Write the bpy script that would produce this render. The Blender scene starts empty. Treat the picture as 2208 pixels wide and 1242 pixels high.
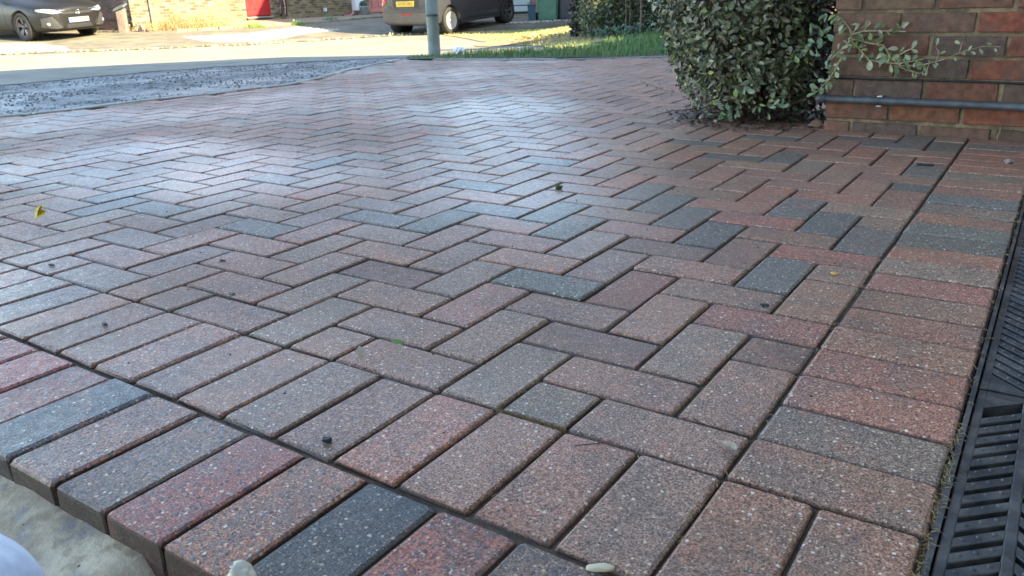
import bpy, bmesh, math, random
from mathutils import Vector, Matrix, noise
from mathutils.bvhtree import BVHTree
R = math.radians
random.seed(7)
rnd = random.random
scene = bpy.context.scene
col = scene.collection

# ------------------------------------------------------------------ camera
CAM = Vector((0.23834, -0.75274, 0.50181))
cd = bpy.data.cameras.new('camera')
cam = bpy.data.objects.new('camera', cd)
col.objects.link(cam)
m = Matrix(((0.8325779, -0.1668918, 0.5281678), (0.5531992, 0.2987576, -0.7776339), (-0.0280134, 0.9396228, 0.3410634)))
cam.matrix_world = Matrix.Translation(CAM) @ m.to_4x4()
cd.sensor_width = 36
cd.lens = 36 * 1736.5 / 2208
cd.clip_start = 0.02
cd.clip_end = 2000
cd.dof.use_dof = True
cd.dof.focus_distance = 1.25
cd.dof.aperture_fstop = 20
scene.camera = cam

# ------------------------------------------------------------------ world, sun, exposure
SUN_EL, SUN_AZ = 33.0, 3.3        # azimuth measured from +X towards +Y
world = bpy.data.worlds.new('World')
scene.world = world
world.use_nodes = True
wn = world.node_tree.nodes
wn.clear()
sky = wn.new('ShaderNodeTexSky')
sky.sky_type = 'NISHITA'
sky.sun_disc = False
sky.sun_elevation = R(SUN_EL)
sky.sun_rotation = R(90 - SUN_AZ)
sky.air_density = 0.75
sky.dust_density = 0.1
sky.ozone_density = 4.0
bg = wn.new('ShaderNodeBackground')
bg.inputs['Strength'].default_value = 0.115
wo = wn.new('ShaderNodeOutputWorld')
wt = wn.new('ShaderNodeMix')
wt.data_type = 'RGBA'
wt.blend_type = 'MULTIPLY'
wt.inputs[0].default_value = 1.0
wt.inputs[7].default_value = (1.0, .815, .615, 1)      # camera white balance set for the shade
world.node_tree.links.new(sky.outputs[0], wt.inputs[6])
world.node_tree.links.new(wt.outputs[2], bg.inputs[0])
world.node_tree.links.new(bg.outputs[0], wo.inputs[0])
sd = bpy.data.lights.new('sun', 'SUN')
sd.energy = 2.2
sd.angle = R(0.53)
sd.color = (1.0, 0.85, 0.58)
so = bpy.data.objects.new('sun', sd)
col.objects.link(so)
sv = Vector((math.cos(R(SUN_EL)) * math.cos(R(SUN_AZ)), math.cos(R(SUN_EL)) * math.sin(R(SUN_AZ)), math.sin(R(SUN_EL))))
so.rotation_euler = sv.to_track_quat('Z', 'Y').to_euler()
scene.view_settings.view_transform = 'Standard'
scene.view_settings.look = 'None'
scene.view_settings.exposure = 3.55
scene.view_settings.gamma = 1.0
scene.render.engine = 'CYCLES'

# ------------------------------------------------------------------ frames of reference
FH = Vector((-0.5618565, 0.8272347, 0))      # level direction the street is seen along
RH = Vector((0.8272347, 0.5618565, 0))
O2 = Vector((CAM.x, CAM.y, 0))


def P(lat, D, z=0.0):
    v = O2 + RH * lat + FH * D
    return Vector((v.x, v.y, z))


def LD(x, y):
    v = Vector((x, y, 0)) - O2
    return v.dot(RH), v.dot(FH)


PD = [0, 7.6, 14, 17, 19.3, 21.2, 25, 32, 60]
PZ = [0, 0, -.30, -.30, -.27, -.13, -.02, -.02, .1]


def ss(a, b, x):
    t = max(0, min(1, (x - a) / (b - a)))
    return t * t * (3 - 2 * t)


def T(lat, D):
    if D <= 0:
        v = 0
    elif D >= 60:
        v = .1
    else:
        for i in range(len(PD) - 1):
            if D <= PD[i + 1]:
                t = (D - PD[i]) / (PD[i + 1] - PD[i])
                v = PZ[i] + (PZ[i + 1] - PZ[i]) * t
                break
    return v * (1 - ss(-.6, 2.2, lat) * (1 - ss(15, 21, D)))


def G(lat, D, dz=0.0):
    return P(lat, D, T(lat, D) + dz)


# ------------------------------------------------------------------ helpers
def link(o, parent=None):
    col.objects.link(o)
    if parent is not None:
        o.parent = parent
    return o


def obj(name, bm, mat=None, parent=None, smooth=False):
    me = bpy.data.meshes.new(name)
    bm.normal_update()
    bm.to_mesh(me)
    bm.free()
    if mat is not None:
        for mm in (mat if isinstance(mat, (list, tuple)) else [mat]):
            me.materials.append(mm)
    if smooth:
        for p in me.polygons:
            p.use_smooth = True
    o = bpy.data.objects.new(name, me)
    return link(o, parent)


def inst(name, me, parent=None, mw=None, color=None):
    o = bpy.data.objects.new(name, me)
    link(o, parent)
    if mw is not None:
        o.matrix_basis = mw
    if color is not None:
        o.color = color
    return o


def tag(o, label, cat, group=None):
    o['label'] = label
    o['category'] = cat
    if group:
        o['group'] = group
    return o


def struct(o, kind='structure'):
    o['kind'] = kind
    return o


def empty(name, label, cat, loc=(0, 0, 0), rz=0, group=None, mat=None):
    o = bpy.data.objects.new(name, None)
    o.empty_display_size = .1
    link(o)
    o.location = loc
    o.rotation_euler = (0, 0, rz)
    if mat is not None:
        o.matrix_world = mat
    tag(o, label, cat, group)
    return o


def box(bm, x0, x1, y0, y1, z0, z1, mi=0, mat=None):
    vs = [bm.verts.new(Vector(c) if mat is None else mat @ Vector(c)) for c in
          ((x0, y0, z0), (x1, y0, z0), (x1, y1, z0), (x0, y1, z0), (x0, y0, z1), (x1, y0, z1), (x1, y1, z1), (x0, y1, z1))]
    for f in ((0, 3, 2, 1), (4, 5, 6, 7), (0, 1, 5, 4), (1, 2, 6, 5), (2, 3, 7, 6), (3, 0, 4, 7)):
        fc = bm.faces.new([vs[i] for i in f])
        fc.material_index = mi
    return vs


def bbox(bm, x0, x1, y0, y1, z0, z1, b=.004, mi=0, mat=None):
    """box with chamfered edges (24 verts)"""
    t = bmesh.new()
    box(t, x0, x1, y0, y1, z0, z1)
    bmesh.ops.bevel(t, geom=t.edges[:], offset=b, segments=1, affect='EDGES')
    merge(bm, t, mi, mat)


def merge(bm, t, mi=0, mat=None):
    mp = {}
    for v in t.verts:
        mp[v] = bm.verts.new(v.co if mat is None else mat @ v.co)
    for f in t.faces:
        try:
            nf = bm.faces.new([mp[v] for v in f.verts])
            nf.material_index = mi
            nf.smooth = f.smooth
        except ValueError:
            pass
    t.free()


def prism(bm, pts, z0, z1, mi=0):
    a = [bm.verts.new((p[0], p[1], z0)) for p in pts]
    b = [bm.verts.new((p[0], p[1], z1)) for p in pts]
    n = len(pts)
    for i in range(n):
        bm.faces.new((a[i], a[(i + 1) % n], b[(i + 1) % n], b[i])).material_index = mi
    bm.faces.new(b).material_index = mi
    bm.faces.new(a[::-1]).material_index = mi


def tube(bm, pts, rad, n=6, mi=0, cap=True):
    pts = [Vector(p) for p in pts]
    rr = rad if isinstance(rad, (list, tuple)) else [rad] * len(pts)
    rings = []
    for i, p in enumerate(pts):
        d = (pts[min(i + 1, len(pts) - 1)] - pts[max(i - 1, 0)])
        if d.length < 1e-9:
            d = Vector((0, 0, 1))
        d.normalize()
        up = Vector((0, 0, 1)) if abs(d.z) < .9 else Vector((1, 0, 0))
        a = d.cross(up).normalized()
        b = d.cross(a)
        rings.append([bm.verts.new(p + (a * math.cos(2 * math.pi * k / n) + b * math.sin(2 * math.pi * k / n)) * rr[i]) for k in range(n)])
    for i in range(len(rings) - 1):
        for k in range(n):
            f = bm.faces.new((rings[i][k], rings[i][(k + 1) % n], rings[i + 1][(k + 1) % n], rings[i + 1][k]))
            f.material_index = mi
            f.smooth = True
    if cap:
        bm.faces.new(rings[0]).material_index = mi
        bm.faces.new(rings[-1][::-1]).material_index = mi


def lathe(bm, prof, n=24, mi=0, mat=None, ang0=0, ang1=2 * math.pi):
    """prof: (r, z) list round Z"""
    full = abs(ang1 - ang0 - 2 * math.pi) < 1e-6
    rings = []
    for (r, z) in prof:
        rg = []
        for k in range(n if full else n + 1):
            a = ang0 + (ang1 - ang0) * k / n
            c = Vector((r * math.cos(a), r * math.sin(a), z))
            rg.append(bm.verts.new(c if mat is None else mat @ c))
        rings.append(rg)
    for i in range(len(rings) - 1):
        for k in range(n if full else n):
            f = bm.faces.new((rings[i][k], rings[i][(k + 1) % len(rings[i])], rings[i + 1][(k + 1) % len(rings[i])], rings[i + 1][k]))
            f.material_index = mi
            f.smooth = True


# ------------------------------------------------------------------ materials
class NB:
    def __init__(self, name):
        self.m = bpy.data.materials.new(name)
        self.m.use_nodes = True
        self.nt = self.m.node_tree
        self.n = self.nt.nodes
        self.n.clear()
        self.out = self.n.new('ShaderNodeOutputMaterial')
        self.b = self.n.new('ShaderNodeBsdfPrincipled')
        self.nt.links.new(self.b.outputs[0], self.out.inputs[0])

    def l(self, a, b):
        self.nt.links.new(a, b)

    def node(self, t, **k):
        x = self.n.new(t)
        for a, v in k.items():
            setattr(x, a, v)
        return x

    def pos(self, obj=False):
        if obj:
            return self.node('ShaderNodeTexCoord').outputs['Object']
        return self.node('ShaderNodeNewGeometry').outputs['Position']

    def noise(self, vec, scale, detail=3, rough=.55, col=False):
        x = self.node('ShaderNodeTexNoise')
        x.inputs['Scale'].default_value = scale
        x.inputs['Detail'].default_value = detail
        x.inputs['Roughness'].default_value = rough
        self.l(vec, x.inputs['Vector'])
        return x.outputs['Color' if col else 'Fac']

    def voro(self, vec, scale, rand=1.0):
        x = self.node('ShaderNodeTexVoronoi')
        x.inputs['Scale'].default_value = scale
        x.inputs['Randomness'].default_value = rand
        self.l(vec, x.inputs['Vector'])
        return x.outputs['Distance'], x.outputs['Color']

    def ramp(self, f, a, b, c0=0.0, c1=1.0):
        x = self.node('ShaderNodeMapRange')
        x.interpolation_type = 'SMOOTHSTEP'
        x.inputs[1].default_value = a
        x.inputs[2].default_value = b
        x.inputs[3].default_value = c0
        x.inputs[4].default_value = c1
        self.l(f, x.inputs[0])
        return x.outputs[0]

    def mth(self, op, a, b=None):
        x = self.node('ShaderNodeMath', operation=op)
        for i, v in enumerate((a, b)):
            if v is None:
                continue
            if isinstance(v, (int, float)):
                x.inputs[i].default_value = v
            else:
                self.l(v, x.inputs[i])
        return x.outputs[0]

    def mix(self, f, a, b, mode='MIX'):
        x = self.node('ShaderNodeMix', data_type='RGBA', blend_type=mode)
        for s, v in ((0, f), (6, a), (7, b)):
            if isinstance(v, (int, float)):
                x.inputs[s].default_value = v
            elif isinstance(v, tuple):
                x.inputs[s].default_value = (v[0], v[1], v[2], 1)
            else:
                self.l(v, x.inputs[s])
        return x.outputs[2]

    def sep(self, c):
        x = self.node('ShaderNodeSeparateColor')
        self.l(c, x.inputs[0])
        return x.outputs

    def bump(self, h, strength=.5, dist=.002):
        x = self.node('ShaderNodeBump')
        x.inputs['Strength'].default_value = strength
        x.inputs['Distance'].default_value = dist
        self.l(h, x.inputs['Height'])
        self.l(x.outputs[0], self.b.inputs['Normal'])

    def set(self, **k):
        for a, v in k.items():
            s = self.b.inputs[a.replace('_', ' ')]
            if isinstance(v, (int, float)):
                s.default_value = v
            elif isinstance(v, tuple):
                s.default_value = (v[0], v[1], v[2], 1)
            else:
                self.l(v, s)
        return self


def paver_mat(name, attr=False):
    B = NB(name)
    p = B.pos()
    if attr:
        a = B.node('ShaderNodeAttribute', attribute_type='GEOMETRY', attribute_name='col')
        c, al = a.outputs['Color'], a.outputs['Alpha']
    else:
        a = B.node('ShaderNodeObjectInfo')
        c, al = a.outputs['Color'], a.outputs['Alpha']
    s = B.sep(c)
    rn = B.mth('FRACT', B.mth('MULTIPLY', B.mth('ADD', s[0], s[1]), 371.3))
    off = B.node('ShaderNodeVectorMath', operation='ADD')
    cb = B.node('ShaderNodeCombineXYZ')
    B.l(B.mth('MULTIPLY', rn, 7.0), cb.inputs[0])
    B.l(B.mth('MULTIPLY', rn, 13.0), cb.inputs[2])
    B.l(p, off.inputs[0])
    B.l(cb.outputs[0], off.inputs[1])
    q = off.outputs[0]
    rough_ = B.mth('SUBTRACT', 1.0, al)          # 1 for the coarse outer course
    # two-tone clouds inside one block
    bl = B.ramp(B.noise(q, 9, 3, .6), .46, .62)
    c1 = B.mix(B.mth('MULTIPLY', bl, .42), c, (.17, .13, .105))
    bl2 = B.ramp(B.noise(q, 13, 4, .6), .56, .70)
    c1 = B.mix(B.mth('MULTIPLY', bl2, .38), c1, (.40, .16, .10))
    gr = B.noise(p, 420, 3, .6)
    c1 = B.mix(1.0, c1, B.mix(B.ramp(gr, .3, .7), (.32, .31, .31), (1.75, 1.7, 1.65)), 'MULTIPLY')
    mid = B.noise(p, 120, 3, .6)
    c1 = B.mix(1.0, c1, B.mix(B.ramp(mid, .3, .7), (.72, .72, .72), (1.25, 1.24, 1.22)), 'MULTIPLY')
    dst = B.node('ShaderNodeVectorMath', operation='MULTIPLY_ADD')
    B.l(B.noise(p, 330, 2, .6, col=True), dst.inputs[0])
    dst.inputs[1].default_value = (.0035, .0035, .0035)
    B.l(p, dst.inputs[2])
    p0_ = p
    p = dst.outputs[0]
    # black grit
    d, vc = B.voro(p, 190)
    vs = B.sep(vc)
    k = B.mth('MULTIPLY', B.ramp(d, .20, .30, 1, 0), B.mth('GREATER_THAN', vs[0], .48))
    c1 = B.mix(B.mth('MULTIPLY', k, .85), c1, (.045, .04, .038))
    # pale grit, small and large
    d2, v2 = B.voro(p, 260)
    s2 = B.sep(v2)
    k2 = B.mth('MULTIPLY', B.ramp(d2, .20, .34, 1, 0), B.mth('GREATER_THAN', s2[1], .66))
    c1 = B.mix(B.mth('MULTIPLY', k2, .7), c1, B.mix(s2[0], (.85, .72, .56), (.62, .42, .27)))
    d3, v3 = B.voro(p, 105)
    s3 = B.sep(v3)
    k3 = B.mth('MULTIPLY', B.ramp(d3, .15, .25, 1, 0), B.mth('GREATER_THAN', s3[1], .52))
    c1 = B.mix(B.mth('MULTIPLY', k3, .85), c1, B.mix(s3[0], (.90, .80, .66), (.66, .42, .22)))
    # coarse blue-black aggregate on the outer course
    d4, v4 = B.voro(p, 135)
    s4 = B.sep(v4)
    k4 = B.mth('MULTIPLY', B.mth('MULTIPLY', B.ramp(d4, .30, .46, 1, 0), B.mth('GREATER_THAN', s4[1], .52)), rough_)
    c1 = B.mix(B.mth('MULTIPLY', k4, .85), c1, B.mix(s4[0], (.055, .055, .06), (.20, .19, .18)))
    p = p0_
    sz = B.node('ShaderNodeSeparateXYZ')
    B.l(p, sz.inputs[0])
    c1 = B.mix(B.mth('MULTIPLY', B.ramp(sz.outputs[2], -.0062, .0002, .93, 0), B.ramp(B.noise(p, 45, 3), .2, .6, .75, 1)), c1, (.042, .028, .020))  # soil on sides and joints; chamfers darkened too, in place of shade
    # thin dirt
    dn = B.ramp(B.noise(p, 2.3, 4, .6), .45, .75)
    c1 = B.mix(B.mth('MULTIPLY', dn, .28), c1, (.19, .145, .10))
    B.set(Base_Color=c1)
    damp = B.ramp(B.noise(p, 1.1, 3, .5), .38, .62)
    wet_sheen = None       # damp gloss placed where the sky sheen should show on the drive
    for (x, y, rad) in ((-.80, 1.00, .55), (-1.15, 1.75, .75), (-1.9, .75, .6), (-2.6, 1.0, .4), (-1.9, 2.4, .7)):
        ds = B.node('ShaderNodeVectorMath', operation='DISTANCE')
        B.l(p, ds.inputs[0])
        ds.inputs[1].default_value = (x, y, 0)
        w_ = B.ramp(B.mth('ADD', ds.outputs['Value'], B.mth('MULTIPLY', B.noise(p, 5, 4, .6), .35)), rad * .1 + .17, rad * 1.15 + .17, 1, 0)
        wet_sheen = w_ if wet_sheen is None else B.mth('MAXIMUM', wet_sheen, w_)
    damp = B.mth('MULTIPLY', damp, B.mth('SUBTRACT', 1.0, B.mth('MULTIPLY', wet_sheen, .6)))
    B.b.inputs['Coat Roughness'].default_value = .36
    B.l(B.mth('MULTIPLY', B.mth('MULTIPLY', wet_sheen, B.ramp(rn, 0, 1, .55, 1)), .22), B.b.inputs['Coat Weight'])
    fine = B.ramp(B.noise(p, 60, 2), .3, .7, -.08, .08)
    B.set(Roughness=B.mth('ADD', B.mth('ADD', B.mth('MULTIPLY', damp, .22), B.mth('SUBTRACT', .42, B.mth('MULTIPLY', wet_sheen, .12))), fine))
    B.b.inputs['Specular IOR Level'].default_value = .46
    h = B.mth('ADD', B.mth('MULTIPLY', gr, 1.0), B.mth('MULTIPLY', mid, 1.6))
    h = B.mth('SUBTRACT', h, B.mth('MULTIPLY', k, .9))
    h = B.mth('ADD', h, B.mth('MULTIPLY', B.mth('ADD', k3, k4), .7))
    B.bump(h, .6, .0009)
    return B.m


def simple(name, c, rough=.6, metal=0, nscale=0, namt=.25, bumps=0, bscale=200, spec=.5, coat=0, obj=False):
    B = NB(name)
    p = B.pos(obj)
    base = c
    if nscale:
        f = B.ramp(B.noise(p, nscale, 4, .6), .3, .7)
        base = B.mix(f, tuple(x * (1 - namt) for x in c), tuple(min(1, x * (1 + namt)) for x in c))
        B.set(Roughness=B.ramp(B.noise(p, nscale * 2.3, 3), .3, .7, max(0, rough - .1), min(1, rough + .1)))
    else:
        B.set(Roughness=rough)
    B.set(Base_Color=base, Metallic=metal)
    B.b.inputs['Specular IOR Level'].default_value = spec
    B.b.inputs['Coat Weight'].default_value = coat
    B.b.inputs['Coat Roughness'].default_value = .06
    if bumps:
        B.bump(B.noise(p, bscale, 4, .6), bumps, .003)
    return B.m


def colored(name, rough=.8, attr=False, var=.3, nscale=40, bumps=.6, bscale=150, stain=None, sstr=.4, spec=.4, trans=0):
    """object colour (or mesh attribute 'col') with grain"""
    B = NB(name)
    p = B.pos()
    if attr:
        c = B.node('ShaderNodeAttribute', attribute_type='GEOMETRY', attribute_name='col').outputs['Color']
    else:
        c = B.node('ShaderNodeObjectInfo').outputs['Color']
    f = B.ramp(B.noise(p, nscale, 4, .65), .28, .72)
    c1 = B.mix(1.0, c, B.mix(f, (1 - var,) * 3, (1 + var,) * 3), 'MULTIPLY')
    if stain:
        st = B.ramp(B.noise(p, 14, 4, .6), .5, .68)
        c1 = B.mix(B.mth('MULTIPLY', st, sstr), c1, stain)
    B.set(Base_Color=c1, Roughness=rough)
    B.b.inputs['Specular IOR Level'].default_value = spec
    if trans:
        B.b.inputs['Subsurface Weight'].default_value = 0
    if bumps:
        B.bump(B.noise(p, bscale, 4, .6), bumps, .002)
    return B.m


def asphalt_mat():
    B = NB('asphalt')
    p = B.pos()
    lg = B.ramp(B.noise(p, .9, 4, .6), .35, .7)
    c = B.mix(lg, (.095, .098, .10), (.15, .142, .125))
    pt = B.ramp(B.noise(p, 9, 6, .8), .42, .58)
    c = B.mix(1.0, c, B.mix(pt, (.45, .46, .5), (1.7, 1.65, 1.6)), 'MULTIPLY')
    pt = B.ramp(B.noise(p, 55, 4, .75), .38, .62)
    c = B.mix(1.0, c, B.mix(pt, (.6, .6, .6), (1.4, 1.4, 1.4)), 'MULTIPLY')
    d, v = B.voro(p, 95)
    s = B.sep(v)
    c = B.mix(B.mth('MULTIPLY', B.ramp(d, .2, .4, 1, 0), B.mth('GREATER_THAN', s[0], .55)), c, B.mix(s[1], (.30, .29, .28), (.55, .52, .47)))
    d, v = B.voro(p, 60)
    s = B.sep(v)
    c = B.mix(B.mth('MULTIPLY', B.ramp(d, .2, .4, 1, 0), B.mth('GREATER_THAN', s[0], .7)), c, (.03, .03, .034))
    ps = B.ramp(B.noise(p, 2.6, 5, .7), .55, .7)
    c = B.mix(B.mth('MULTIPLY', ps, .35), c, (.20, .165, .12))  # brownish mottling standing in for warm dappled light
    ms = B.ramp(B.noise(p, 5.2, 5, .7), .60, .72)
    c = B.mix(B.mth('MULTIPLY', ms, .5), c, (.055, .055, .05))
    B.set(Base_Color=c, Roughness=B.ramp(B.noise(p, 1.7, 4, .6), .35, .65, .36, .68))
    B.bump(B.mth('ADD', B.noise(p, 130, 4, .7), B.mth('MULTIPLY', B.noise(p, 32, 4, .7), 2.5)), 1.0, .008)
    return B.m


def mortar_mat(name, c, grow=None):
    B = NB(name)
    p = B.pos()
    f = B.ramp(B.noise(p, 30, 5, .65), .3, .7)
    c1 = B.mix(f, tuple(x * .6 for x in c), tuple(x * 1.25 for x in c))
    if grow:
        c1 = B.mix(B.ramp(B.noise(p, 9, 4, .7), .45, .65), c1, grow)
    B.set(Base_Color=c1, Roughness=.95)
    B.bump(B.noise(p, 260, 4, .7), .9, .004)
    return B.m


def brickwork_mat(name, c1, c2, mort, sc=1.0):
    B = NB(name)
    tc = B.node('ShaderNodeTexCoord').outputs['Object']
    sp = B.node('ShaderNodeSeparateXYZ')
    B.l(tc, sp.inputs[0])
    cb = B.node('ShaderNodeCombineXYZ')
    B.l(B.mth('ADD', sp.outputs[0], sp.outputs[1]), cb.inputs[0])
    B.l(sp.outputs[2], cb.inputs[1])
    b = B.node('ShaderNodeTexBrick')
    b.inputs['Scale'].default_value = 1
    b.inputs['Brick Width'].default_value = .225
    b.inputs['Row Height'].default_value = .075
    b.inputs['Mortar Size'].default_value = .006
    b.inputs['Color1'].default_value = (*c1, 1)
    b.inputs['Color2'].default_value = (*c2, 1)
    b.inputs['Mortar'].default_value = (*mort, 1)
    B.l(cb.outputs[0], b.inputs['Vector'])
    B.set(Base_Color=B.mix(1.0, b.outputs[0], B.mix(B.noise(tc, 12, 3), (.6, .6, .6), (1.35, 1.35, 1.35)), 'MULTIPLY'), Roughness=.9)
    B.bump(B.mth('SUBTRACT', B.noise(tc, 90, 3), b.outputs['Fac']), .6, .006)
    return B.m


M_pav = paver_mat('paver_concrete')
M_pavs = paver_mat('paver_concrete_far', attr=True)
M_sand = mortar_mat('joint_sand', (.13, .090, .058), (.06, .044, .030))
M_asph = asphalt_mat()
M_brick = colored('clay_brick', .85, var=.32, nscale=38, bumps=.9, bscale=170, stain=(.12, .085, .06), sstr=.6)
M_buff = colored('buff_brick', .9, var=.25, nscale=20, bumps=.4, bscale=60)
M_buffs = colored('buff_brick_far', .9, attr=True, var=.25, nscale=20, bumps=.4, bscale=60)
M_leaf = colored('leaf', .42, var=.25, nscale=90, bumps=.15, bscale=400, spec=.5)
M_leafs = colored('leaf_mass', .45, attr=True, var=.25, nscale=90, bumps=.15, bscale=400, spec=.45)
M_mortar = mortar_mat('sandy_mortar', (.28, .20, .115), (.13, .095, .055))
M_mort2 = mortar_mat('pale_mortar', (.38, .32, .20))
M_twig = simple('twig_bark', (.085, .062, .045), .9, nscale=60, namt=.4)
M_shoot = simple('shoot_bark', (.34, .26, .15), .8, nscale=60, namt=.3)
B_ = NB('black_plastic')
_p = B_.pos()
B_.set(Base_Color=B_.mix(B_.mth('MULTIPLY', B_.ramp(B_.noise(_p, 16, 5, .7), .42, .66), .55), (.030, .030, .032), (.15, .13, .11)), Roughness=B_.ramp(B_.noise(_p, 24, 4, .6), .35, .65, .26, .6))
B_.bump(B_.noise(_p, 420, 3, .6), .35, .001)
M_black = B_.m
M_blackd = simple('dark_void', (.010, .010, .011), .9)
M_pipe = simple('grey_pipe', (.072, .072, .078), .45, nscale=25, namt=.35, bumps=.2, bscale=300)
M_cable = simple('black_cable', (.012, .012, .013), .5)
M_white = simple('white_plastic', (.75, .75, .72), .4)
M_bark = simple('bark', (.14, .10, .075), .95, nscale=25, namt=.4, bumps=.8, bscale=60)
M_stone = simple('cream_stone', (.52, .47, .34), .75, nscale=45, namt=.28, bumps=.7, bscale=160)
M_soil = simple('soil', (.10, .075, .05), .95, nscale=14, namt=.5, bumps=1, bscale=40)
M_rub = simple('tyre_rubber', (.022, .020, .018), .8, nscale=20, namt=.2)
M_dark = simple('dark_trim', (.02, .02, .022), .5)
M_glass = simple('car_glass', (.01, .012, .014), .05, spec=.8)
M_chrome = simple('chrome', (.75, .75, .76), .18, metal=1)
M_alloy = simple('alloy_rim', (.10, .088, .078), .45, metal=.3)
M_silver = simple('silver_wheel_cover', (.40, .40, .36), .35, metal=.3)
M_lamp = simple('lamp_lens', (.22, .225, .22), .12, spec=.8, coat=.6)
M_redl = simple('red_lens', (.40, .025, .02), .15, coat=.6)
M_grille = simple('grey_grille', (.040, .040, .038), .45, nscale=160, namt=.45)
M_post = simple('lamp_post_paint', (.155, .175, .135), .5, nscale=9, namt=.14, bumps=.12, bscale=90)
M_red = simple('red_door_paint', (.50, .030, .028), .42, nscale=4, namt=.1)
M_redd = simple('maroon_door_paint', (.32, .018, .028), .4, nscale=4, namt=.1)
M_conc = None


def haunch_mat():
    B = NB('haunch_mortar')
    p = B.pos()
    c = B.mix(B.ramp(B.noise(p, 16, 5, .65), .35, .65), (.36, .275, .175), (.58, .49, .34))
    c = B.mix(B.mth('MULTIPLY', B.ramp(B.noise(p, 26, 3, .6), .52, .66), .7), c, (.30, .21, .11))
    c = B.mix(B.mth('MULTIPLY', B.ramp(B.noise(p, 21, 4, .6), .56, .68), .55), c, (.17, .18, .20))
    d, v = B.voro(p, 75)
    c = B.mix(B.mth('MULTIPLY', B.ramp(d, .1, .22, 1, 0), B.mth('GREATER_THAN', B.sep(v)[0], .88)), c, (.06, .05, .045))
    B.set(Base_Color=c, Roughness=.72)
    B.bump(B.noise(p, 90, 5, .7), .9, .003)
    return B.m


M_conc = haunch_mat()

# ------------------------------------------------------------------ terrain sheets
def draped(name, poly, dz, mat, step=.35, kind='structure', wob=0):
    """sheet over the terrain, poly in (lat, D)"""
    bm = bmesh.new()
    vs = [bm.verts.new((a, b, 0)) for a, b in poly]
    bm.faces.new(vs)
    xs = [a for a, b in poly]
    ys = [b for a, b in poly]
    x = min(xs) + step
    while x < max(xs):
        bmesh.ops.bisect_plane(bm, geom=bm.verts[:] + bm.edges[:] + bm.faces[:], plane_co=(x, 0, 0), plane_no=(1, 0, 0))
        x += step
    y = min(ys) + step
    while y < max(ys):
        bmesh.ops.bisect_plane(bm, geom=bm.verts[:] + bm.edges[:] + bm.faces[:], plane_co=(0, y, 0), plane_no=(0, 1, 0))
        y += step
    for v in bm.verts:
        a, b = v.co.x, v.co.y
        v.co = G(a, b, dz + (noise.noise(Vector((a * 1.7, b * 1.7, 3))) * wob if wob else 0))
    bmesh.ops.recalc_face_normals(bm, faces=bm.faces[:])
    for f in bm.faces:
        if f.normal.z < 0:
            f.normal_flip()
    o = obj(name, bm, mat)
    if kind:
        struct(o, kind)
    return o


def gridlist(a, b, fine0, fine1, step):
    r = []
    x = a
    while x < b:
        r.append(x)
        x += step if fine0 <= x < fine1 else max(step, 8)
    r.append(b)
    return r


bm = bmesh.new()
us = gridlist(-180, 180, -20, 12, .5)
vs_ = gridlist(-60, 260, -4, 34, .5)
gv = [[bm.verts.new(G(a, b, -.07)) for a in us] for b in vs_]
for i in range(len(vs_) - 1):
    for j in range(len(us) - 1):
        bm.faces.new((gv[i][j], gv[i][j + 1], gv[i + 1][j + 1], gv[i + 1][j]))
struct(obj('ground', bm, M_soil))

# driveway outline (metres)
LEFT = [(-4.20, 1.23), (-4.12, 1.36), (-4.08, 1.55), (-4.07, 1.79), (-4.05, 2.05), (-3.98, 2.31), (-3.93, 2.87), (-4.10, 3.38), (-4.28, 3.73), (-4.50, 4.30), (-4.60, 4.77)]
FAR = [(-4.30, 4.83), (-4.02, 4.89), (-3.21, 5.07), (-2.43, 5.58), (-1.2, 6.35), (.42, 7.3)]
OUT = [(.202, -.60), (.202, 2.40), (.42, 2.40)]
drive_poly = [(.202, -1.2), (.202, 2.4), (-.30, 2.4), (-.30, 2.95), (.42, 2.95)] + [FAR[i] for i in range(len(FAR) - 1, -1, -1)] + LEFT[::-1] + [(-4.42, .6), (-4.7, -.3), (-4.7, -.397), (.202, -.397)]
drive_poly = [p for p in drive_poly if p != (.202, -1.2)]

# road: everything to the left of and beyond the driveway
rp = [LD(*p) for p in [(-4.70, -.397), (-4.70, -.3), (-4.42, .6)] + LEFT]
road_poly = [LD(-9, -6)] + rp + [(-.9, 7.45), (-.5, 8.35), (.3, 8.25), (.8, 8.3), (1.6, 9.4), (3, 10.5), (3, 35), (-45, 35), (-45, 0), LD(-20, -10)]
draped('road', road_poly, -.012, M_asph, .5)

CW = [(-45, -6), (-14, -.2), (-8, 3.2), (-3.9, 5.9), (-3.6, 6.15), (-3.33, 6.5), (-3.0, 6.95), (-2.55, 7.25), (-2.0, 7.5), (-1.66, 7.75), (-1.0, 8.0), (-.5, 8.5), (.1, 8.9), (.2, 11), (-.2, 14.8), (-.8, 17.2), (-1.5, 19.3), (-2.5, 19.25), (-4.4, 18.0), (-5.1, 17.6), (-7.55, 16.9), (-9.9, 16.5), (-24, 15.25), (-45, 14)]
M_road2 = simple('worn_road_surface', (.21, .19, .14), .85, nscale=1.6, namt=.2, bumps=.7, bscale=80)
CW2 = []
for i, (a, b) in enumerate(CW):
    CW2.append((a, b))
    if i < 12:
        c, d = CW[i + 1]
        n = max(2, int(math.hypot(c - a, d - b) / .12)) if a > -9 else 2
        for k in range(1, n):
            t = k / n
            x, y = a + (c - a) * t, b + (d - b) * t
            CW2.append((x, y + .16 * noise.noise(Vector((x * 4, y * 4, 0))) + .06 * noise.noise(Vector((x * 15, y * 15, 0)))))
draped('carriageway', CW2, -.008, M_road2, .5)

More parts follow.
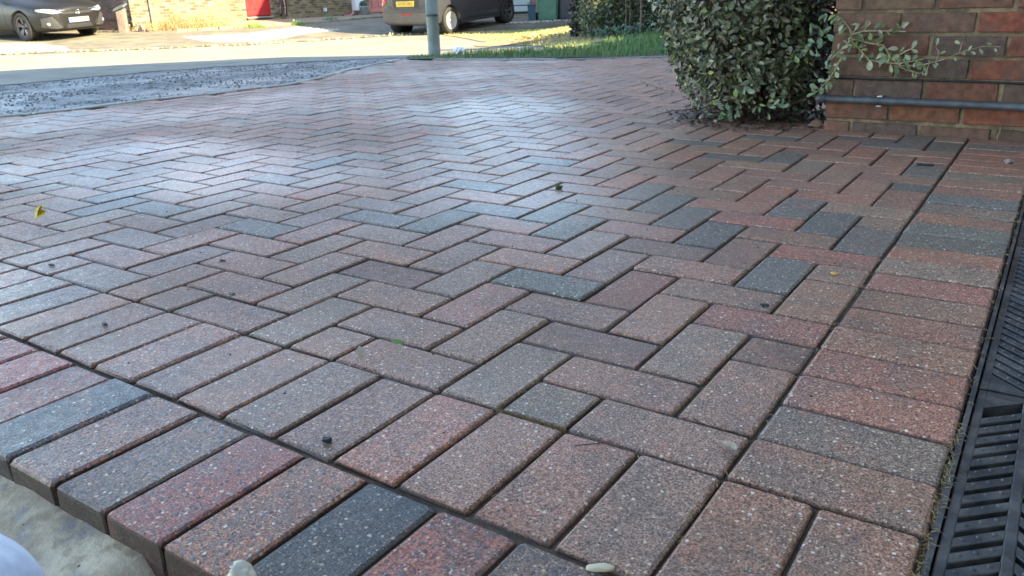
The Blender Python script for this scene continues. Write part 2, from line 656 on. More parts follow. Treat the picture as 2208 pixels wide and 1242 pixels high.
# soil / haunch beyond the outer course
bm = bmesh.new()
N = 60
rows = []
for i in range(N + 1):
    x = -1.35 + i * (1.6 / N)
    r = []
    for j in range(15):
        t = j / 14
        wd = .085 + .03 * noise.noise(Vector((x * 9, 2, 0))) if x < -.455 else .03
        y = -.400 - t * (.16 if x < -.42 else .14)
        h = -.030 - .022 * t + .007 * noise.noise(Vector((x * 14, y * 18, 0))) + .003 * noise.noise(Vector((x * 60, y * 60, 0)))
        if t > .62:
            h -= .05 * (t - .62) / .38
        if x > -.47:
            h -= .030 * ss(-.47, -.44, x)
        r.append(bm.verts.new((x, y, h)))
    rows.append(r)
for i in range(N):
    for j in range(14):
        bm.faces.new((rows[i][j], rows[i][j + 1], rows[i + 1][j + 1], rows[i + 1][j])).smooth = True
hn = obj('concrete_haunch', bm, M_conc)
for f in hn.data.polygons:
    if f.normal.z < 0:
        f.flip()
struct(hn)
# sub soil slab
bm = bmesh.new()
vs4 = [bm.verts.new(c) for c in ((-6, -.55, -.066), (3, -.55, -.066), (3, -8, -.066), (-6, -8, -.066))]
bm.faces.new(vs4[::-1])
o = obj('garden_soil', bm, M_soil)
struct(o)

# ------------------------------------------------------------------ driveway of blocks
bm = bmesh.new()
vs = [bm.verts.new((a, b, -.0072)) for a, b in drive_poly]
f = bm.faces.new(vs)
bmesh.ops.triangulate(bm, faces=[f])
for f in bm.faces:
    if f.normal.z < 0:
        f.normal_flip()
driveway = struct(obj('driveway', bm, M_sand))


def inside(poly, x, y):
    c = False
    n = len(poly)
    for i in range(n):
        x0, y0 = poly[i]
        x1, y1 = poly[(i + 1) % n]
        if (y0 > y) != (y1 > y) and x < (x1 - x0) * (y - y0) / (y1 - y0) + x0:
            c = not c
    return c


def paver_geo(w, l, jit=0, seed=0):
    """block centred on origin, top at z=0; returns (verts, faces): 3 rings of 8"""
    rg = random.Random(seed)
    g = .0017
    hw, hl = w / 2 - g, l / 2 - g
    vs = []

    def ring(ins, z, c):
        a, b = hw - ins, hl - ins
        for (x, y) in ((a - c, b), (a, b - c), (a, -b + c), (a - c, -b), (-a + c, -b), (-a, -b + c), (-a, b - c), (-a + c, b)):
            vs.append((x + rg.uniform(-jit, jit), y + rg.uniform(-jit, jit), z + (rg.uniform(-jit, jit) * .4 if z < 0 else 0)))
    ring(0, -.055, .002)
    ring(0, -.0062, .003)
    ring(.0018, -.0022, .0035)
    ring(.0050, 0, .004)
    fs = []
    for k in range(3):
        for i in range(8):
            a, b = k * 8 + i, k * 8 + (i + 1) % 8
            fs.append((a, a + 8, b + 8, b))
    fs.append(tuple(range(24, 32))[::-1])
    return vs, fs


geo_cache = {}


def paver_mesh(w, l, var):
    k = (round(w, 3), round(l, 3), var)
    if k not in geo_cache:
        vs, fs = paver_geo(w, l, .0012, hash(k) % 1000)
        me = bpy.data.meshes.new('paver')
        me.from_pydata(vs, [], fs)
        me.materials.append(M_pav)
        me.update()
        for i, p in enumerate(me.polygons):
            p.use_smooth = False
        geo_cache[k] = me
    return geo_cache[k]


dark = [(-4.0, 9.5), (-4.7, 10.0), (-10.9, 6.3), (-8.9, 8.3), (-7.4, 8.9), (-6.4, 8.0), (-5.1, 4.6), (-19.1, 5.8), (-18.9, 4.6), (-1.5, 7.0), (-2.3, 12.1), (-1.3, 10.7), (-6.4, 11.8), (-5.7, 11.6), (-3.3, 9.2), (0.9, 11.0), (-0.8, 10.5), (-10.2, 14.6), (-10.8, 10.6), (-9.2, 6.5), (-12.7, 4.2), (-17.0, 8.6), (-6.8, 17.9), (-4.6, 18.9), (-0.2, 17.5), (-0.1, 15.3), (-8.9, 19.9), (-17.6, 4.7), (-17.9, 11.3), (1, 14.6), (-2.7, 21.5), (-5.5, 21.4), (-1.5, 22.5), (-.5, 22.5), (-3.6, 22.5), (1, 10.4), (1, 22.5), (-6.5, 21.5)]
red = [(-10.0, 9.4), (-3.8, 11.8), (-3.7, 13.5), (-3.6, 5.3), (-3.7, 10.3), (-9.7, 12.5), (-1.1, 14.0), (-7.1, 17.3), (-11.9, 15.5), (-21.1, 11.3), (1.0, 7.8), (-0.0, 12.2), (-0.8, 8.6), (-4.9, 11.7), (-6.8, 21.9), (-7.1, 13.1), (1.3, 5.7), (1.3, 3.3), (1.0, 2.1), (-0.2, 4.2), (-17.7, 17.1), (-18.4, 7.5), (-19.4, 11.1), (-3.4, 12.2), (-3.6, -1.0), (-26.7, 10.8), (1, 12.5), (1, 21.5)]


def jc(c, j=.13, g=.05):
    k = 1 + random.uniform(-j, j)
    return tuple(max(.01, x * k * (1 + random.uniform(-g, g))) for x in c)


BROWN, GREY, REDC, DARKC, TAUPE = (.345, .180, .118), (.290, .190, .135), (.385, .168, .108), (.175, .148, .120), (.315, .185, .125)


def pick(cx, cy, hx, hy):
    for lst, c in ((dark, DARKC), (red, REDC if cx < 0 else (.37, .165, .105))):
        for (x, y) in lst:
            if abs(x / 10 - cx) < hx and abs(y / 10 - cy) < hy:
                return jc(c, .08)
    r = rnd()
    if cx > 0:
        return jc((.335, .165, .102) if r < .6 else (.30, .165, .105) if r < .8 else GREY if r < .93 else (.23, .165, .12), .08, .04)
    if cy < .75 and cx < .0:
        return jc(BROWN if r < .5 else TAUPE if r < .85 else GREY, .09, .04)
    return jc(BROWN if r < .58 else TAUPE if r < .84 else GREY if r < .90 else (.22, .17, .13) if r < .94 else REDC if r < .965 else (.36, .19, .12))


pavers = []   # cx, cy, w(along x), l(along y), colour, alpha


def add_pav(x0, y0, x1, y1, color=None, alpha=1.0, force=False):
    cx, cy = (x0 + x1) / 2, (y0 + y1) / 2
    if not force and not inside(drive_poly, cx, cy):
        return
    pavers.append((cx, cy, x1 - x0, y1 - y0, color or pick(cx, cy, (x1 - x0) / 2, (y1 - y0) / 2), alpha))


def clipcell(x0, y0, x1, y1):
    """field block clipped to the field rectangle x<0, y>0 (module units)"""
    x0, y0, x1, y1 = max(x0, -48), max(y0, 0), min(x1, XR if y0 < 24 else 4), y1
    if x0 >= -5 and y0 < 24 < y1:
        y1 = 24
    if x1 - x0 < .9 or y1 - y0 < .9:
        return
    add_pav(x0 / 10, y0 / 10, x1 / 10, y1 / 10)


XR = 0
for j in range(-1, 62):
    for i in range(-50, 5):
        s = (i + j) % 4
        if s == 2:
            clipcell(i, j, i + 2, j + 1)
        elif s == 0:
            clipcell(i, j, i + 1, j + 2)
# front row A : X joints on whole modules, two deep
for i in range(-47, 2):
    add_pav(i / 10, -.2, (i + 1) / 10, 0, color=None)
    if i < 0 and abs(i * .1 + .05 + .36) < .05:
        pavers[-1] = pavers[-1][:4] + ((.40, .18, .115), 1.0)
# outer course B, coarse faces
Bc = {-12: (.125, .115, .11), -11: (.25, .10, .08), -10: (.26, .09, .075), -9: (.27, .085, .07), -8: (.24, .11, .085), -7: (.085, .09, .098), -6: (.215, .115, .085), -5: (.18, .12, .095), -4: (.23, .095, .08), -3: (.245, .125, .085), -2: (.07, .077, .085), -1: (.25, .105, .08), 0: (.15, .105, .09), 1: (.16, .11, .09)}
for i in range(-46, 3):
    x1 = i / 10 - .043 + .01
    if x1 - .1 > .11:
        continue
    k = i
    key = i if i in Bc else None
    al = 0.0 if i not in (-2, -7) else .45
    x0 = x1 - .1
    c = Bc.get(i + 1)
    c = Bc.get(i, jc(BROWN)) if c is None else Bc.get(i, c)
    pavers.append(((x0 + x1) / 2, -.3035, .1, .199, jc((c[0] * 1.45, c[1] * 1.32, c[2] * 1.18), .03, .02), al))
# right-hand border, laid across
for j in range(0, 24):
    add_pav(0.001, j / 10, .2025, (j + 1) / 10)
# front row A on the right (below the border)
seen = set()
uniq = []
for p in pavers:
    k = (round(p[0], 3), round(p[1], 3))
    if k in seen:
        continue
    seen.add(k)
    uniq.append(p)
pavers = uniq
CI = cam.matrix_world.inverted()


def proj(v):
    c = CI @ Vector(v)
    if c.z > -.05:
        return None
    return 1104 + 1736.5 * c.x / -c.z, 621 - 1736.5 * c.y / -c.z


def size(cx, cy, w, l, z=0):
    q = [proj((cx + a * w / 2, cy + b * l / 2, z)) for a, b in ((-1, -1), (1, -1), (1, 1), (-1, 1))]
    if any(t is None for t in q):
        return 0
    if not any(-40 < t[0] < 2250 and -20 < t[1] < 1290 for t in q):
        return 0
    return abs(sum(q[i][0] * q[(i + 1) % 4][1] - q[(i + 1) % 4][0] * q[i][1] for i in range(4))) / 2


pavers.sort(key=lambda p: -size(*p[:4]))
bmv, bmf, bmc = [], [], []
for n_, (cx, cy, w, l, c, al) in enumerate(pavers):
    z = random.gauss(0, .0009)
    tx, ty, tz = random.gauss(0, .0035), random.gauss(0, .0035), random.gauss(0, .004)
    if al < .9:
        z += random.uniform(-.002, .002)
    if n_ < 300:
        mw = Matrix.Translation((cx, cy, z)) @ Matrix.Rotation(tz, 4, 'Z') @ Matrix.Rotation(tx, 4, 'X') @ Matrix.Rotation(ty, 4, 'Y')
        o = inst('paver', paver_mesh(w, l, random.randint(0, 5)), driveway, mw, (*c, al))
    else:
        vs, fs = paver_geo(w, l, .0005, n_)
        b = len(bmv)
        mw = Matrix.Translation((cx, cy, z)) @ Matrix.Rotation(tz, 4, 'Z') @ Matrix.Rotation(tx, 4, 'X')
        bmv += [mw @ Vector(v) for v in vs]
        bmf += [tuple(i + b for i in f) for f in fs]
        bmc += [(*c, al)] * len(vs)
me = bpy.data.meshes.new('far_pavers')
me.from_pydata(bmv, [], bmf)
ca = me.color_attributes.new('col', 'FLOAT_COLOR', 'POINT')
ca.data.foreach_set('color', [x for c in bmc for x in c])
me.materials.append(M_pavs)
struct(inst('far_pavers', me, driveway), 'stuff')

# kerb edging stones along the left side of the drive
EDGC = (.27, .26, .20)
pts = [Vector((a, b, 0)) for a, b in [(-4.42, .6)] + LEFT]
run = 0
seg = []
for a, b in zip(pts, pts[1:]):
    L_ = (b - a).length
    n = max(1, round(L_ / .2))
    for k in range(n):
        seg.append((a.lerp(b, k / n), a.lerp(b, (k + 1) / n)))
for a, b in seg:
    bmk = bmesh.new()
    L_ = (b - a).length
    bbox(bmk, -L_ / 2 + .002, L_ / 2 - .002, -.03, .03, -.09, .007, .006)
    me = bpy.data.meshes.new('edging_stone')
    bmk.to_mesh(me)
    bmk.free()
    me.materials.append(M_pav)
    d = b - a
    inst('edging_stone', me, driveway, Matrix.Translation((a + b) / 2 + Vector((-.02, 0, random.uniform(-.003, .003)))) @ Matrix.Rotation(math.atan2(d.y, d.x) + random.uniform(-.02, .02), 4, 'Z'), (*jc(EDGC), 1))
# far concrete edging between drive and grass
for a, b in zip(FAR, FAR[1:]):
    a, b = Vector((*a, 0)), Vector((*b, 0))
    L_ = (b - a).length
    n = max(1, round(L_ / .45))
    for k in range(n):
        p0, p1 = a.lerp(b, k / n), a.lerp(b, (k + 1) / n)
        bmk = bmesh.new()
        h = (p1 - p0).length / 2 - .002
        bbox(bmk, -h, h, -.025, .025, -.09, .012, .005)
        me = bpy.data.meshes.new('edging_stone')
        bmk.to_mesh(me)
        bmk.free()
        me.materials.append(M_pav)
        d = p1 - p0
        inst('edging_stone', me, driveway, Matrix.Translation((p0 + p1) / 2 + Vector((-.01, .02, random.uniform(-.004, .003)))) @ Matrix.Rotation(math.atan2(d.y, d.x), 4, 'Z'), (*jc((.24, .235, .22)), 1))

# ------------------------------------------------------------------ drain
chan = empty('drain_channel', 'black channel of the drain running along the right edge of the block paving', 'drain channel', (.27, .9, 0))
bm = bmesh.new()
MI = Matrix.Translation((-.27, -.9, 0))
for (x0, x1, z0, z1) in ((.2045, .2105, -.10, .0015), (.3335, .3395, -.10, .0015), (.2105, .3335, -.10, -.094)):
    box(bm, x0, x1, -.72, 2.395, z0, z1, 0, MI)
obj('channel_body', bm, M_black, chan)
bm = bmesh.new()
box(bm, .3405, .60, -.9, 2.395, -.1, -.002, 0, MI)
obj('concrete_surround', bm, M_conc, chan)
# leaf litter and grit lying in the channel
GW = .120


def grate(y0, y1, sgn, label, gi):
    g = empty('drain_grate', label, 'drain grate', (.212, y0, 0), 0, 'plastic grates laid end to end in the drain')
    L_ = y1 - y0
    bm = bmesh.new()
    zt, zb = -.002, -.020
    for (a, b) in ((.0005, .0105), (.0515, .0625), (.1095, .1195)):
        bbox(bm, a, b, .0015, L_ - .0015, zb, zt, .0012)
    for yy in (.0015, L_ - .014):
        for (a, b) in ((.0105, .0515), (.0625, .1095)):
            box(bm, a, b, yy, yy + .0125, zb, zt - .0004)
    # clip notch lugs on the outer rail
    for yy in (L_ * .12, L_ * .5, L_ * .88):
        box(bm, -.0012, .0005, yy, yy + .010, zb, zt - .003)
    obj('frame', bm, M_black, g)
    bm = bmesh.new()
    for (xa, xb, sg) in ((.0105, .0515, sgn), (.0625, .1095, -sgn)):
        w = xb - xa
        sl = sg * w * .95
        bm = bmesh.new()
        if sl > 0:
            prism(bm, [(xa, .014), (xb, .014), (xb, .014 + sl)], zb, zt - .0007)
            bmesh.ops.recalc_face_normals(bm, faces=bm.faces[:])
            obj('end_plate', bm, M_black, g)
            bm = bmesh.new()
            prism(bm, [(xa, L_ - .014), (xa, L_ - .014 - sl), (xb, L_ - .014)], zb, zt - .0007)
        else:
            prism(bm, [(xa, .014), (xb, .014), (xa, .014 - sl)], zb, zt - .0007)
            bmesh.ops.recalc_face_normals(bm, faces=bm.faces[:])
            obj('end_plate', bm, M_black, g)
            bm = bmesh.new()
            prism(bm, [(xa, L_ - .014), (xb, L_ - .014 + sl), (xb, L_ - .014)], zb, zt - .0007)
        bmesh.ops.recalc_face_normals(bm, faces=bm.faces[:])
        obj('end_plate', bm, M_black, g)
    # slanted bar with rounded studs
    meshes = []
    for (xa, xb, sg) in ((.0105, .0515, sgn), (.0625, .1095, -sgn)):
        b2 = bmesh.new()
        w = xb - xa
        sl = sg * w * .95
        hw = .0084
        e = .0012
        low = []
        q = [(0, -hw), (w, sl - hw), (w, sl + hw), (0, hw)]
        qi = [(0, -hw + e), (w, sl - hw + e), (w, sl + hw - e), (0, hw - e)]
        v0 = [b2.verts.new((x, y, zb)) for x, y in q]
        v1 = [b2.verts.new((x, y, zt - .0014)) for x, y in q]
        v2 = [b2.verts.new((x, y, zt - .0004)) for x, y in qi]
        for A, B_ in ((v0, v1), (v1, v2)):
            for k in range(4):
                b2.faces.new((A[k], A[(k + 1) % 4], B_[(k + 1) % 4], B_[k]))
        b2.faces.new(v2)
        b2.faces.new(v0[::-1])
        for k in range(3):
            t = (k + .6) / 3.2
            for kk in (0,):
                cx, cy = w * t, sl * t + .001
                s1, s2 = .0030, .0016
                lo = [b2.verts.new((cx + s1 * math.cos(a * math.pi / 3), cy + s1 * math.sin(a * math.pi / 3), zt - .0004)) for a in range(6)]
                hi = [b2.verts.new((cx + s2 * math.cos(a * math.pi / 3), cy + s2 * math.sin(a * math.pi / 3), zt + .0014)) for a in range(6)]
                for a in range(6):
                    b2.faces.new((lo[a], lo[(a + 1) % 6], hi[(a + 1) % 6], hi[a]))
                b2.faces.new(hi)
        me = bpy.data.meshes.new('bar')
        b2.normal_update()
        b2.to_mesh(me)
        b2.free()
        me.materials.append(M_black)
        meshes.append((me, xa, sl))
    pitch = .0272
    n = int((L_ - .03) / pitch)
    for me, xa, sl in meshes:
        k = 0
        y = .014 + max(0, -sl) + .0165
        while y + max(0, sl) < L_ - .028:
            inst('bar', me, g, Matrix.Translation((xa, y, 0)))
            y += pitch
    return g


grate(-.62, .373, 1, 'nearest black slotted drain grate at the bottom right corner, slots slanting away from the paving', 0)
grate(.377, 1.372, -1, 'second black drain grate, just beyond the near one, with slots slanting the other way', 1)
grate(1.376, 2.39, 1, 'farthest black drain grate, ending at the foot of the brick wall', 2)

# ------------------------------------------------------------------ near brick wall
wall = empty('brick_wall', 'dark red brick wall with sandy mortar at the right, a pipe running along its foot', 'brick wall', (-.48, 2.40, 0))
bm = bmesh.new()
box(bm, .006, .90, .007, .205, -.10, 2.02)
obj('mortar', bm, M_mortar, wall)
bm = bmesh.new()
bbox(bm, -.03, .93, -.03, .245, 2.02, 2.08, .01)
obj('coping', bm, M_conc, wall)
CB = {  # course -> colours of the seen bricks
    0: [(.30, .14, .11), (.085, .077, .074), (.135, .095, .075), (.085, .07, .06)],
    1: [(.165, .088, .058), (.175, .082, .052), (.25, .082, .048), (.19, .07, .04)],
    2: [(.085, .070, .060), (.078, .072, .070), (.15, .070, .050), (.10, .075, .065)],
    3: [(.11, .083, .064), (.080, .074, .072), (.22, .073, .046), (.15, .07, .05)],
    4: [(.135, .090, .064), (.155, .074, .054), (.098, .094, .090), (.17, .07, .05)],
    5: [(.18, .125, .094), (.12, .083, .067), (.25, .080, .050), (.17, .08, .06)],
    6: [(.15, .105, .075), (.16, .12, .085), (.15, .085, .06), (.17, .08, .06)]}
bcache = {}


def clay(w, h=.0635, d=.102, v=0):
    k = (round(w, 3), h, d, v)
    if k not in bcache:
        b = bmesh.new()
        box(b, 0, w, 0, d, 0, h)
        bmesh.ops.bevel(b, geom=b.edges[:], offset=.0032, segments=1, affect='EDGES')
        rg = random.Random(v * 7 + int(w * 1000))
        for vv in b.verts:
            vv.co += Vector([rg.uniform(-.0014, .0014) for _ in range(3)])
        me = bpy.data.meshes.new('brick')
        b.normal_update()
        b.to_mesh(me)
        b.free()
        me.materials.append(M_brick)
        bcache[k] = me
    return bcache[k]


for c in range(27):
    z = -.029 + c * .075
    x = 0.0
    first = c % 2 == 0
    k = 0
    while x < .88:
        w = .088 if (first and k == 0) else .215
        w = min(w, .90 - x)
        if w < .03:
            break
        cc = CB.get(c, [])
        cl = jc(tuple(a * .68 + b * .32 for a, b in zip((cc[k][0] * 1.08, cc[k][1] * .90, cc[k][2] * .76), (.175, .080, .048)))[:3], .05, .03) if k < len(cc) else jc(random.choice([(.19, .08, .05), (.27, .085, .05), (.12, .08, .06), (.17, .1, .07)]))
        jx, jy = random.uniform(-.002, .002), random.uniform(-.0015, .0015)
        inst('brick', clay(w, .0635, .102, random.randint(0, 3)), wall, Matrix.Translation((x + jx, jy, z + random.uniform(-.001, .001))), (*cl, 1))
        # back leaf
        x += w + .0115
        k += 1
for c in range(27):   # end of the wall (header side) seen from the left
    inst('brick', clay(.100, .065, .102, 1), wall, Matrix.Translation((0, .108, -.029 + c * .075)), (*jc((.11, .07, .055)), 1))

# pipe and cable on the wall
pipe = empty('water_pipe', 'grey plastic pipe fixed low along the brick wall with a capped left end', 'pipe', (-.48, 2.372, .115))
bm = bmesh.new()
tube(bm, [(-.022, 0, .001), (0, 0, .001), (.2, 0, .0015), (.5, 0, .0005), (.86, 0, -.002)], [.0135] * 5, 14)
obj('pipe_run', bm, M_pipe, pipe)
bm = bmesh.new()
tube(bm, [(-.031, 0, .001), (-.029, 0, .001), (-.020, 0, .001), (.006, 0, .001), (.007, 0, .001)], [.008, .0145, .0158, .0158, .0138], 14)
obj('end_cap', bm, M_pipe, pipe)
bm = bmesh.new()
for s in (1, -1):
    bbox(bm, .178, .194, -.005, .030, s * .0165 - .0016, s * .0165 + .0016, .0008)
obj('clip', bm, M_white, pipe)
bm = bmesh.new()
tube(bm, [(-.46, 2.3945, .1885), (-.36, 2.3935, .1895), (-.2, 2.3945, .1888), (-.05, 2.3935, .190), (.1, 2.3945, .1878), (.24, 2.394, .1885), (.41, 2.3945, .186)], .0036, 8)
tag(obj('cable', bm, M_cable), 'thin black cable tacked along the brick wall above the grey pipe', 'cable')

# ------------------------------------------------------------------ leaves and shrubs
def leaf_mesh(name, L_=1.0, W=.52, fold=.12, curl=.15, mat=None):
    """obovate leaf from origin along +Y, unit length"""
    prof = [(0, .03), (.18, .30), (.42, .80), (.68, 1.0), (.88, .72), (1.0, .06)]
    vs, fs = [], []
    for t, w in prof:
        z = -curl * t * t
        vs += [(-W / 2 * w, t * L_, z + fold * w * .5), (0, t * L_, z), (W / 2 * w, t * L_, z + fold * w * .5)]
    for i in range(len(prof) - 1):
        a = i * 3
        fs += [(a, a + 1, a + 4, a + 3), (a + 1, a + 2, a + 5, a + 4)]
    me = bpy.data.meshes.new(name)
    me.from_pydata(vs, [], fs)
    if mat:
        me.materials.append(mat)
    for p in me.polygons:
        p.use_smooth = True
    return me, vs, fs


LM = [leaf_mesh('leaf', 1, .50, .16, .10, M_leaf), leaf_mesh('leaf', 1, .58, .10, .28, M_leaf), leaf_mesh('leaf', 1, .42, .22, -.12, M_leaf)]
GREENS = [(.075, .092, .050), (.105, .118, .072), (.155, .165, .115), (.06, .072, .042), (.22, .22, .165), (.10, .135, .06), (.13, .135, .09)]
YEL = (.30, .28, .08)


GREENS = [(a * .85, b * .83, c * .56) for a, b, c in GREENS]


def leafcol(pale=.25, yel=.02):
    r = rnd()
    if r < yel:
        return jc(YEL, .2)
    if r < yel + pale:
        return jc((.23, .215, .14), .2)
    return jc(random.choice(GREENS), .25)


def orient(pos, nrm, up, roll, s):
    """leaf matrix: +Z along nrm, +Y along up"""
    z = nrm.normalized()
    y = (up - z * up.dot(z))
    if y.length < 1e-3:
        y = z.orthogonal()
    y.normalize()
    x = y.cross(z)
    mt = Matrix((x, y, z)).transposed().to_4x4()
    return Matrix.Translation(pos) @ mt @ Matrix.Rotation(roll, 4, 'Y') @ Matrix.Diagonal((s, s, s, 1))


class Mass:
    def __init__(self):
        self.v, self.f, self.c = [], [], []

    def leaf(self, mw, color, k=0):
        _, vs, fs = LM[k]
        b = len(self.v)
        self.v += [mw @ Vector(v) for v in vs]
        self.f += [tuple(i + b for i in f) for f in fs]
        self.c += [(*color, 1)] * len(vs)

    def quad(self, mw, color, w=.5):
        b = len(self.v)
        for p in ((-w * .15, 0, 0), (w * .15, 0, 0), (w / 2, .55, .05), (0, 1, -.08), (-w / 2, .55, .05)):
            self.v.append(mw @ Vector(p))
        self.f.append((b, b + 1, b + 2, b + 3, b + 4))
        self.c += [(*color, 1)] * 5

    def blade(self, p, q, r, w, side, color):
        b = len(self.v)
        self.v += [p - side * w, p + side * w, q + side * w * .7, q - side * w * .7, r]
        self.f += [(b, b + 1, b + 2, b + 3), (b + 3, b + 2, b + 4)]
        self.c += [(*color, 1)] * 5

    def build(self, name, mat, parent=None, kind='stuff'):
        me = bpy.data.meshes.new(name)
        me.from_pydata(self.v, [], self.f)
        ca = me.color_attributes.new('col', 'FLOAT_COLOR', 'POINT')
        ca.data.foreach_set('color', [x for c in self.c for x in c])
        me.materials.append(mat)
        o = inst(name, me, parent)
        if kind:
            o['kind'] = kind
        return o


BC = Vector((-.80, 2.62, 0))
bush = empty('evergreen_bush', 'dense grey-green evergreen bush growing at the left end of the brick wall', 'bush', BC)


def bushshape(th, z):
    """centre offset and radius at height z"""
    cx = -.01 - .09 * ss(0, .5, z)
    cy = -.02
    r = .245 + .085 * ss(.0, .33, z) + .02 * ss(.35, .6, z) - .20 * ss(.72, 1.06, z)
    r *= 1 + .13 * noise.noise(Vector((math.cos(th) * 1.6, math.sin(th) * 1.6, z * 5.5))) + .07 * noise.noise(Vector((math.cos(th) * 4, math.sin(th) * 4, z * 14)))
    return cx, cy, r


random.seed(21)
cands = []
toc = (Vector((CAM.x, CAM.y, .45)) - (BC + Vector((0, 0, .4)))).normalized()
for n_ in range(15000):
    z = .03 + 1.0 * rnd() ** .95
    th = rnd() * 2 * math.pi
    cx, cy, r = bushshape(th, z)
    out = Vector((math.cos(th), math.sin(th), 0))
    if z < .07 and rnd() < .7:
        continue
    if z < .14 and rnd() < .25:
        continue
    d = r * (1 - abs(random.gauss(0, .16)))
    pos = Vector((cx, cy, z)) + out * d
    gap = noise.noise(Vector((pos.x * 11, pos.y * 11, pos.z * 11)) + Vector((5, 1, 2)))
    if gap < -.28:
        continue
    if pos.x > .312 and pos.y > -.20:
        continue
    nr = (out * .9 + Vector((random.gauss(0, .55), random.gauss(0, .55), .45 + random.gauss(0, .5))))
    up = Vector((random.gauss(0, .5), random.gauss(0, .5), .35 + random.gauss(0, .6))) + out * .55
    s = random.uniform(.020, .036) * (1.0 if z > .12 else .8)
    left = out.dot(Vector((-.83, -.56, 0)))
    cl = leafcol(.30, .012 + (.06 if left > .6 and z < .4 else 0))
    cands.append((out.dot(Vector((toc.x, toc.y, 0))) * d / max(r, .01), orient(pos, nr, up, 0, s), cl, random.randint(0, 2)))
# a few fresh sprigs standing out at the lower right
for (sx, sy, sz) in ((.10, -.25, .20), (.20, -.24, .27), (.02, -.27, .14), (.27, -.20, .36), (.14, -.27, .10), (.30, -.19, .22), (-.06, -.24, .04), (.26, -.22, .31), (-.03, -.25, .03)):
    for k in range(11):
        t = k / 10
        pos = Vector((sx + random.gauss(0, .025), sy + random.gauss(0, .015), sz + random.gauss(0, .022)))
        cands.append((2 + rnd(), orient(pos, Vector((random.gauss(0, .5), -1, random.gauss(.3, .5))), Vector((random.gauss(0, 1), 0, random.gauss(.2, .8))), 0, random.uniform(.024, .040)), jc(random.choice([(.16, .22, .12), (.12, .17, .08), (.20, .25, .15), (.22, .28, .09)]), .15), k % 3))
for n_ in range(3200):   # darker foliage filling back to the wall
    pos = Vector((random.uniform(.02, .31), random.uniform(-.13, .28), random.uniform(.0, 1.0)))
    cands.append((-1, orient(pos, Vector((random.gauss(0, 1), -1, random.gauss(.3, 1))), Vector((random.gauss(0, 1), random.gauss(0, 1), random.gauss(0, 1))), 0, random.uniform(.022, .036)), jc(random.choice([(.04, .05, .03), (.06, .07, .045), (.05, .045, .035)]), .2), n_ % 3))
cands.sort(key=lambda c: -c[0])
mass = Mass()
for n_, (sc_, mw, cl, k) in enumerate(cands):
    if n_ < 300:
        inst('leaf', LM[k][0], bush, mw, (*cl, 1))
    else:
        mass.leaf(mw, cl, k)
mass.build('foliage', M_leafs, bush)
# twigs and stems
bm = bmesh.new()
random.seed(5)
for n_ in range(520):
    z = .04 + .9 * rnd() ** 1.1
    th = rnd() * 2 * math.pi
    cx, cy, r = bushshape(th, z)
    a = Vector((random.gauss(0, .04), random.gauss(0, .03), random.uniform(0, .05)))
    b = Vector((cx + math.cos(th) * r * random.uniform(.8, 1.03), cy + math.sin(th) * r * random.uniform(.8, 1.03), z))
    if b.x > .312:
        continue
    mid = a.lerp(b, .5) + Vector((random.gauss(0, .03), random.gauss(0, .03), random.gauss(0, .03)))
    tube(bm, [a, mid, b], [.0026, .0018, .0009], 3, cap=False)
for n_ in range(420):      # tangled bare twigs round the foot
    th = rnd() * 2 * math.pi
    r = random.uniform(.04, .24)
    a = Vector((math.cos(th) * r - .02, math.sin(th) * r * .95, random.uniform(.0, .10)))
    d = Vector((math.cos(th) + random.gauss(0, .7), math.sin(th) + random.gauss(0, .7), random.gauss(.1, .35))).normalized() * random.uniform(.04, .12)
    b = a + d
    b.z = max(.003, b.z)
    if b.x > .312 and b.y > -.2:
        continue
    tube(bm, [a, a.lerp(b, .5) + Vector((random.gauss(0, .008),) * 3), b], [.0015, .0011, .0006], 3, cap=False)
strays = []
for n_ in range(90):
    z = random.uniform(.10, .95)
    th = random.uniform(math.pi * .55, math.pi * 1.75)
    cx, cy, r = bushshape(th, z)
    d = Vector((math.cos(th), math.sin(th), random.uniform(-.2, .6))).normalized()
    a = Vector((cx + math.cos(th) * r * .8, cy + math.sin(th) * r * .8, z))
    b = a + d * random.uniform(.07, .14)
    if b.x > .30:
        continue
    m_ = a.lerp(b, .5) + Vector((random.gauss(0, .01), random.gauss(0, .01), random.gauss(0, .01)))
    tube(bm, [a, m_, b], [.0016, .0012, .0007], 3, cap=False)
    strays.append((a, b))
sm = Mass()
for a, b in strays:
    for k in range(6):
        p = a.lerp(b, .35 + .65 * rnd())
        sm.leaf(orient(p, Vector((random.gauss(0, 1), -1, random.gauss(.5, .6))), Vector((random.gauss(0, 1), random.gauss(0, 1), .4)), 0, random.uniform(.015, .027)), leafcol(.3, .03), k % 3)
sm.build('stray_leaves', M_leafs, bush)
o = obj('twigs', bm, M_twig, bush)
o['kind'] = 'stuff'
bm = bmesh.new()
for k in range(7):
    th = k * .9
    tube(bm, [(math.cos(th) * .05, math.sin(th) * .04, -.01), (math.cos(th) * .09, math.sin(th) * .07, .25), (math.cos(th) * .16 - .06, math.sin(th) * .12, .6), (math.cos(th) * .2 - .08, math.sin(th) * .16, .9)], [.012, .009, .006, .003], 6)
obj('stem', bm, M_bark, bush)
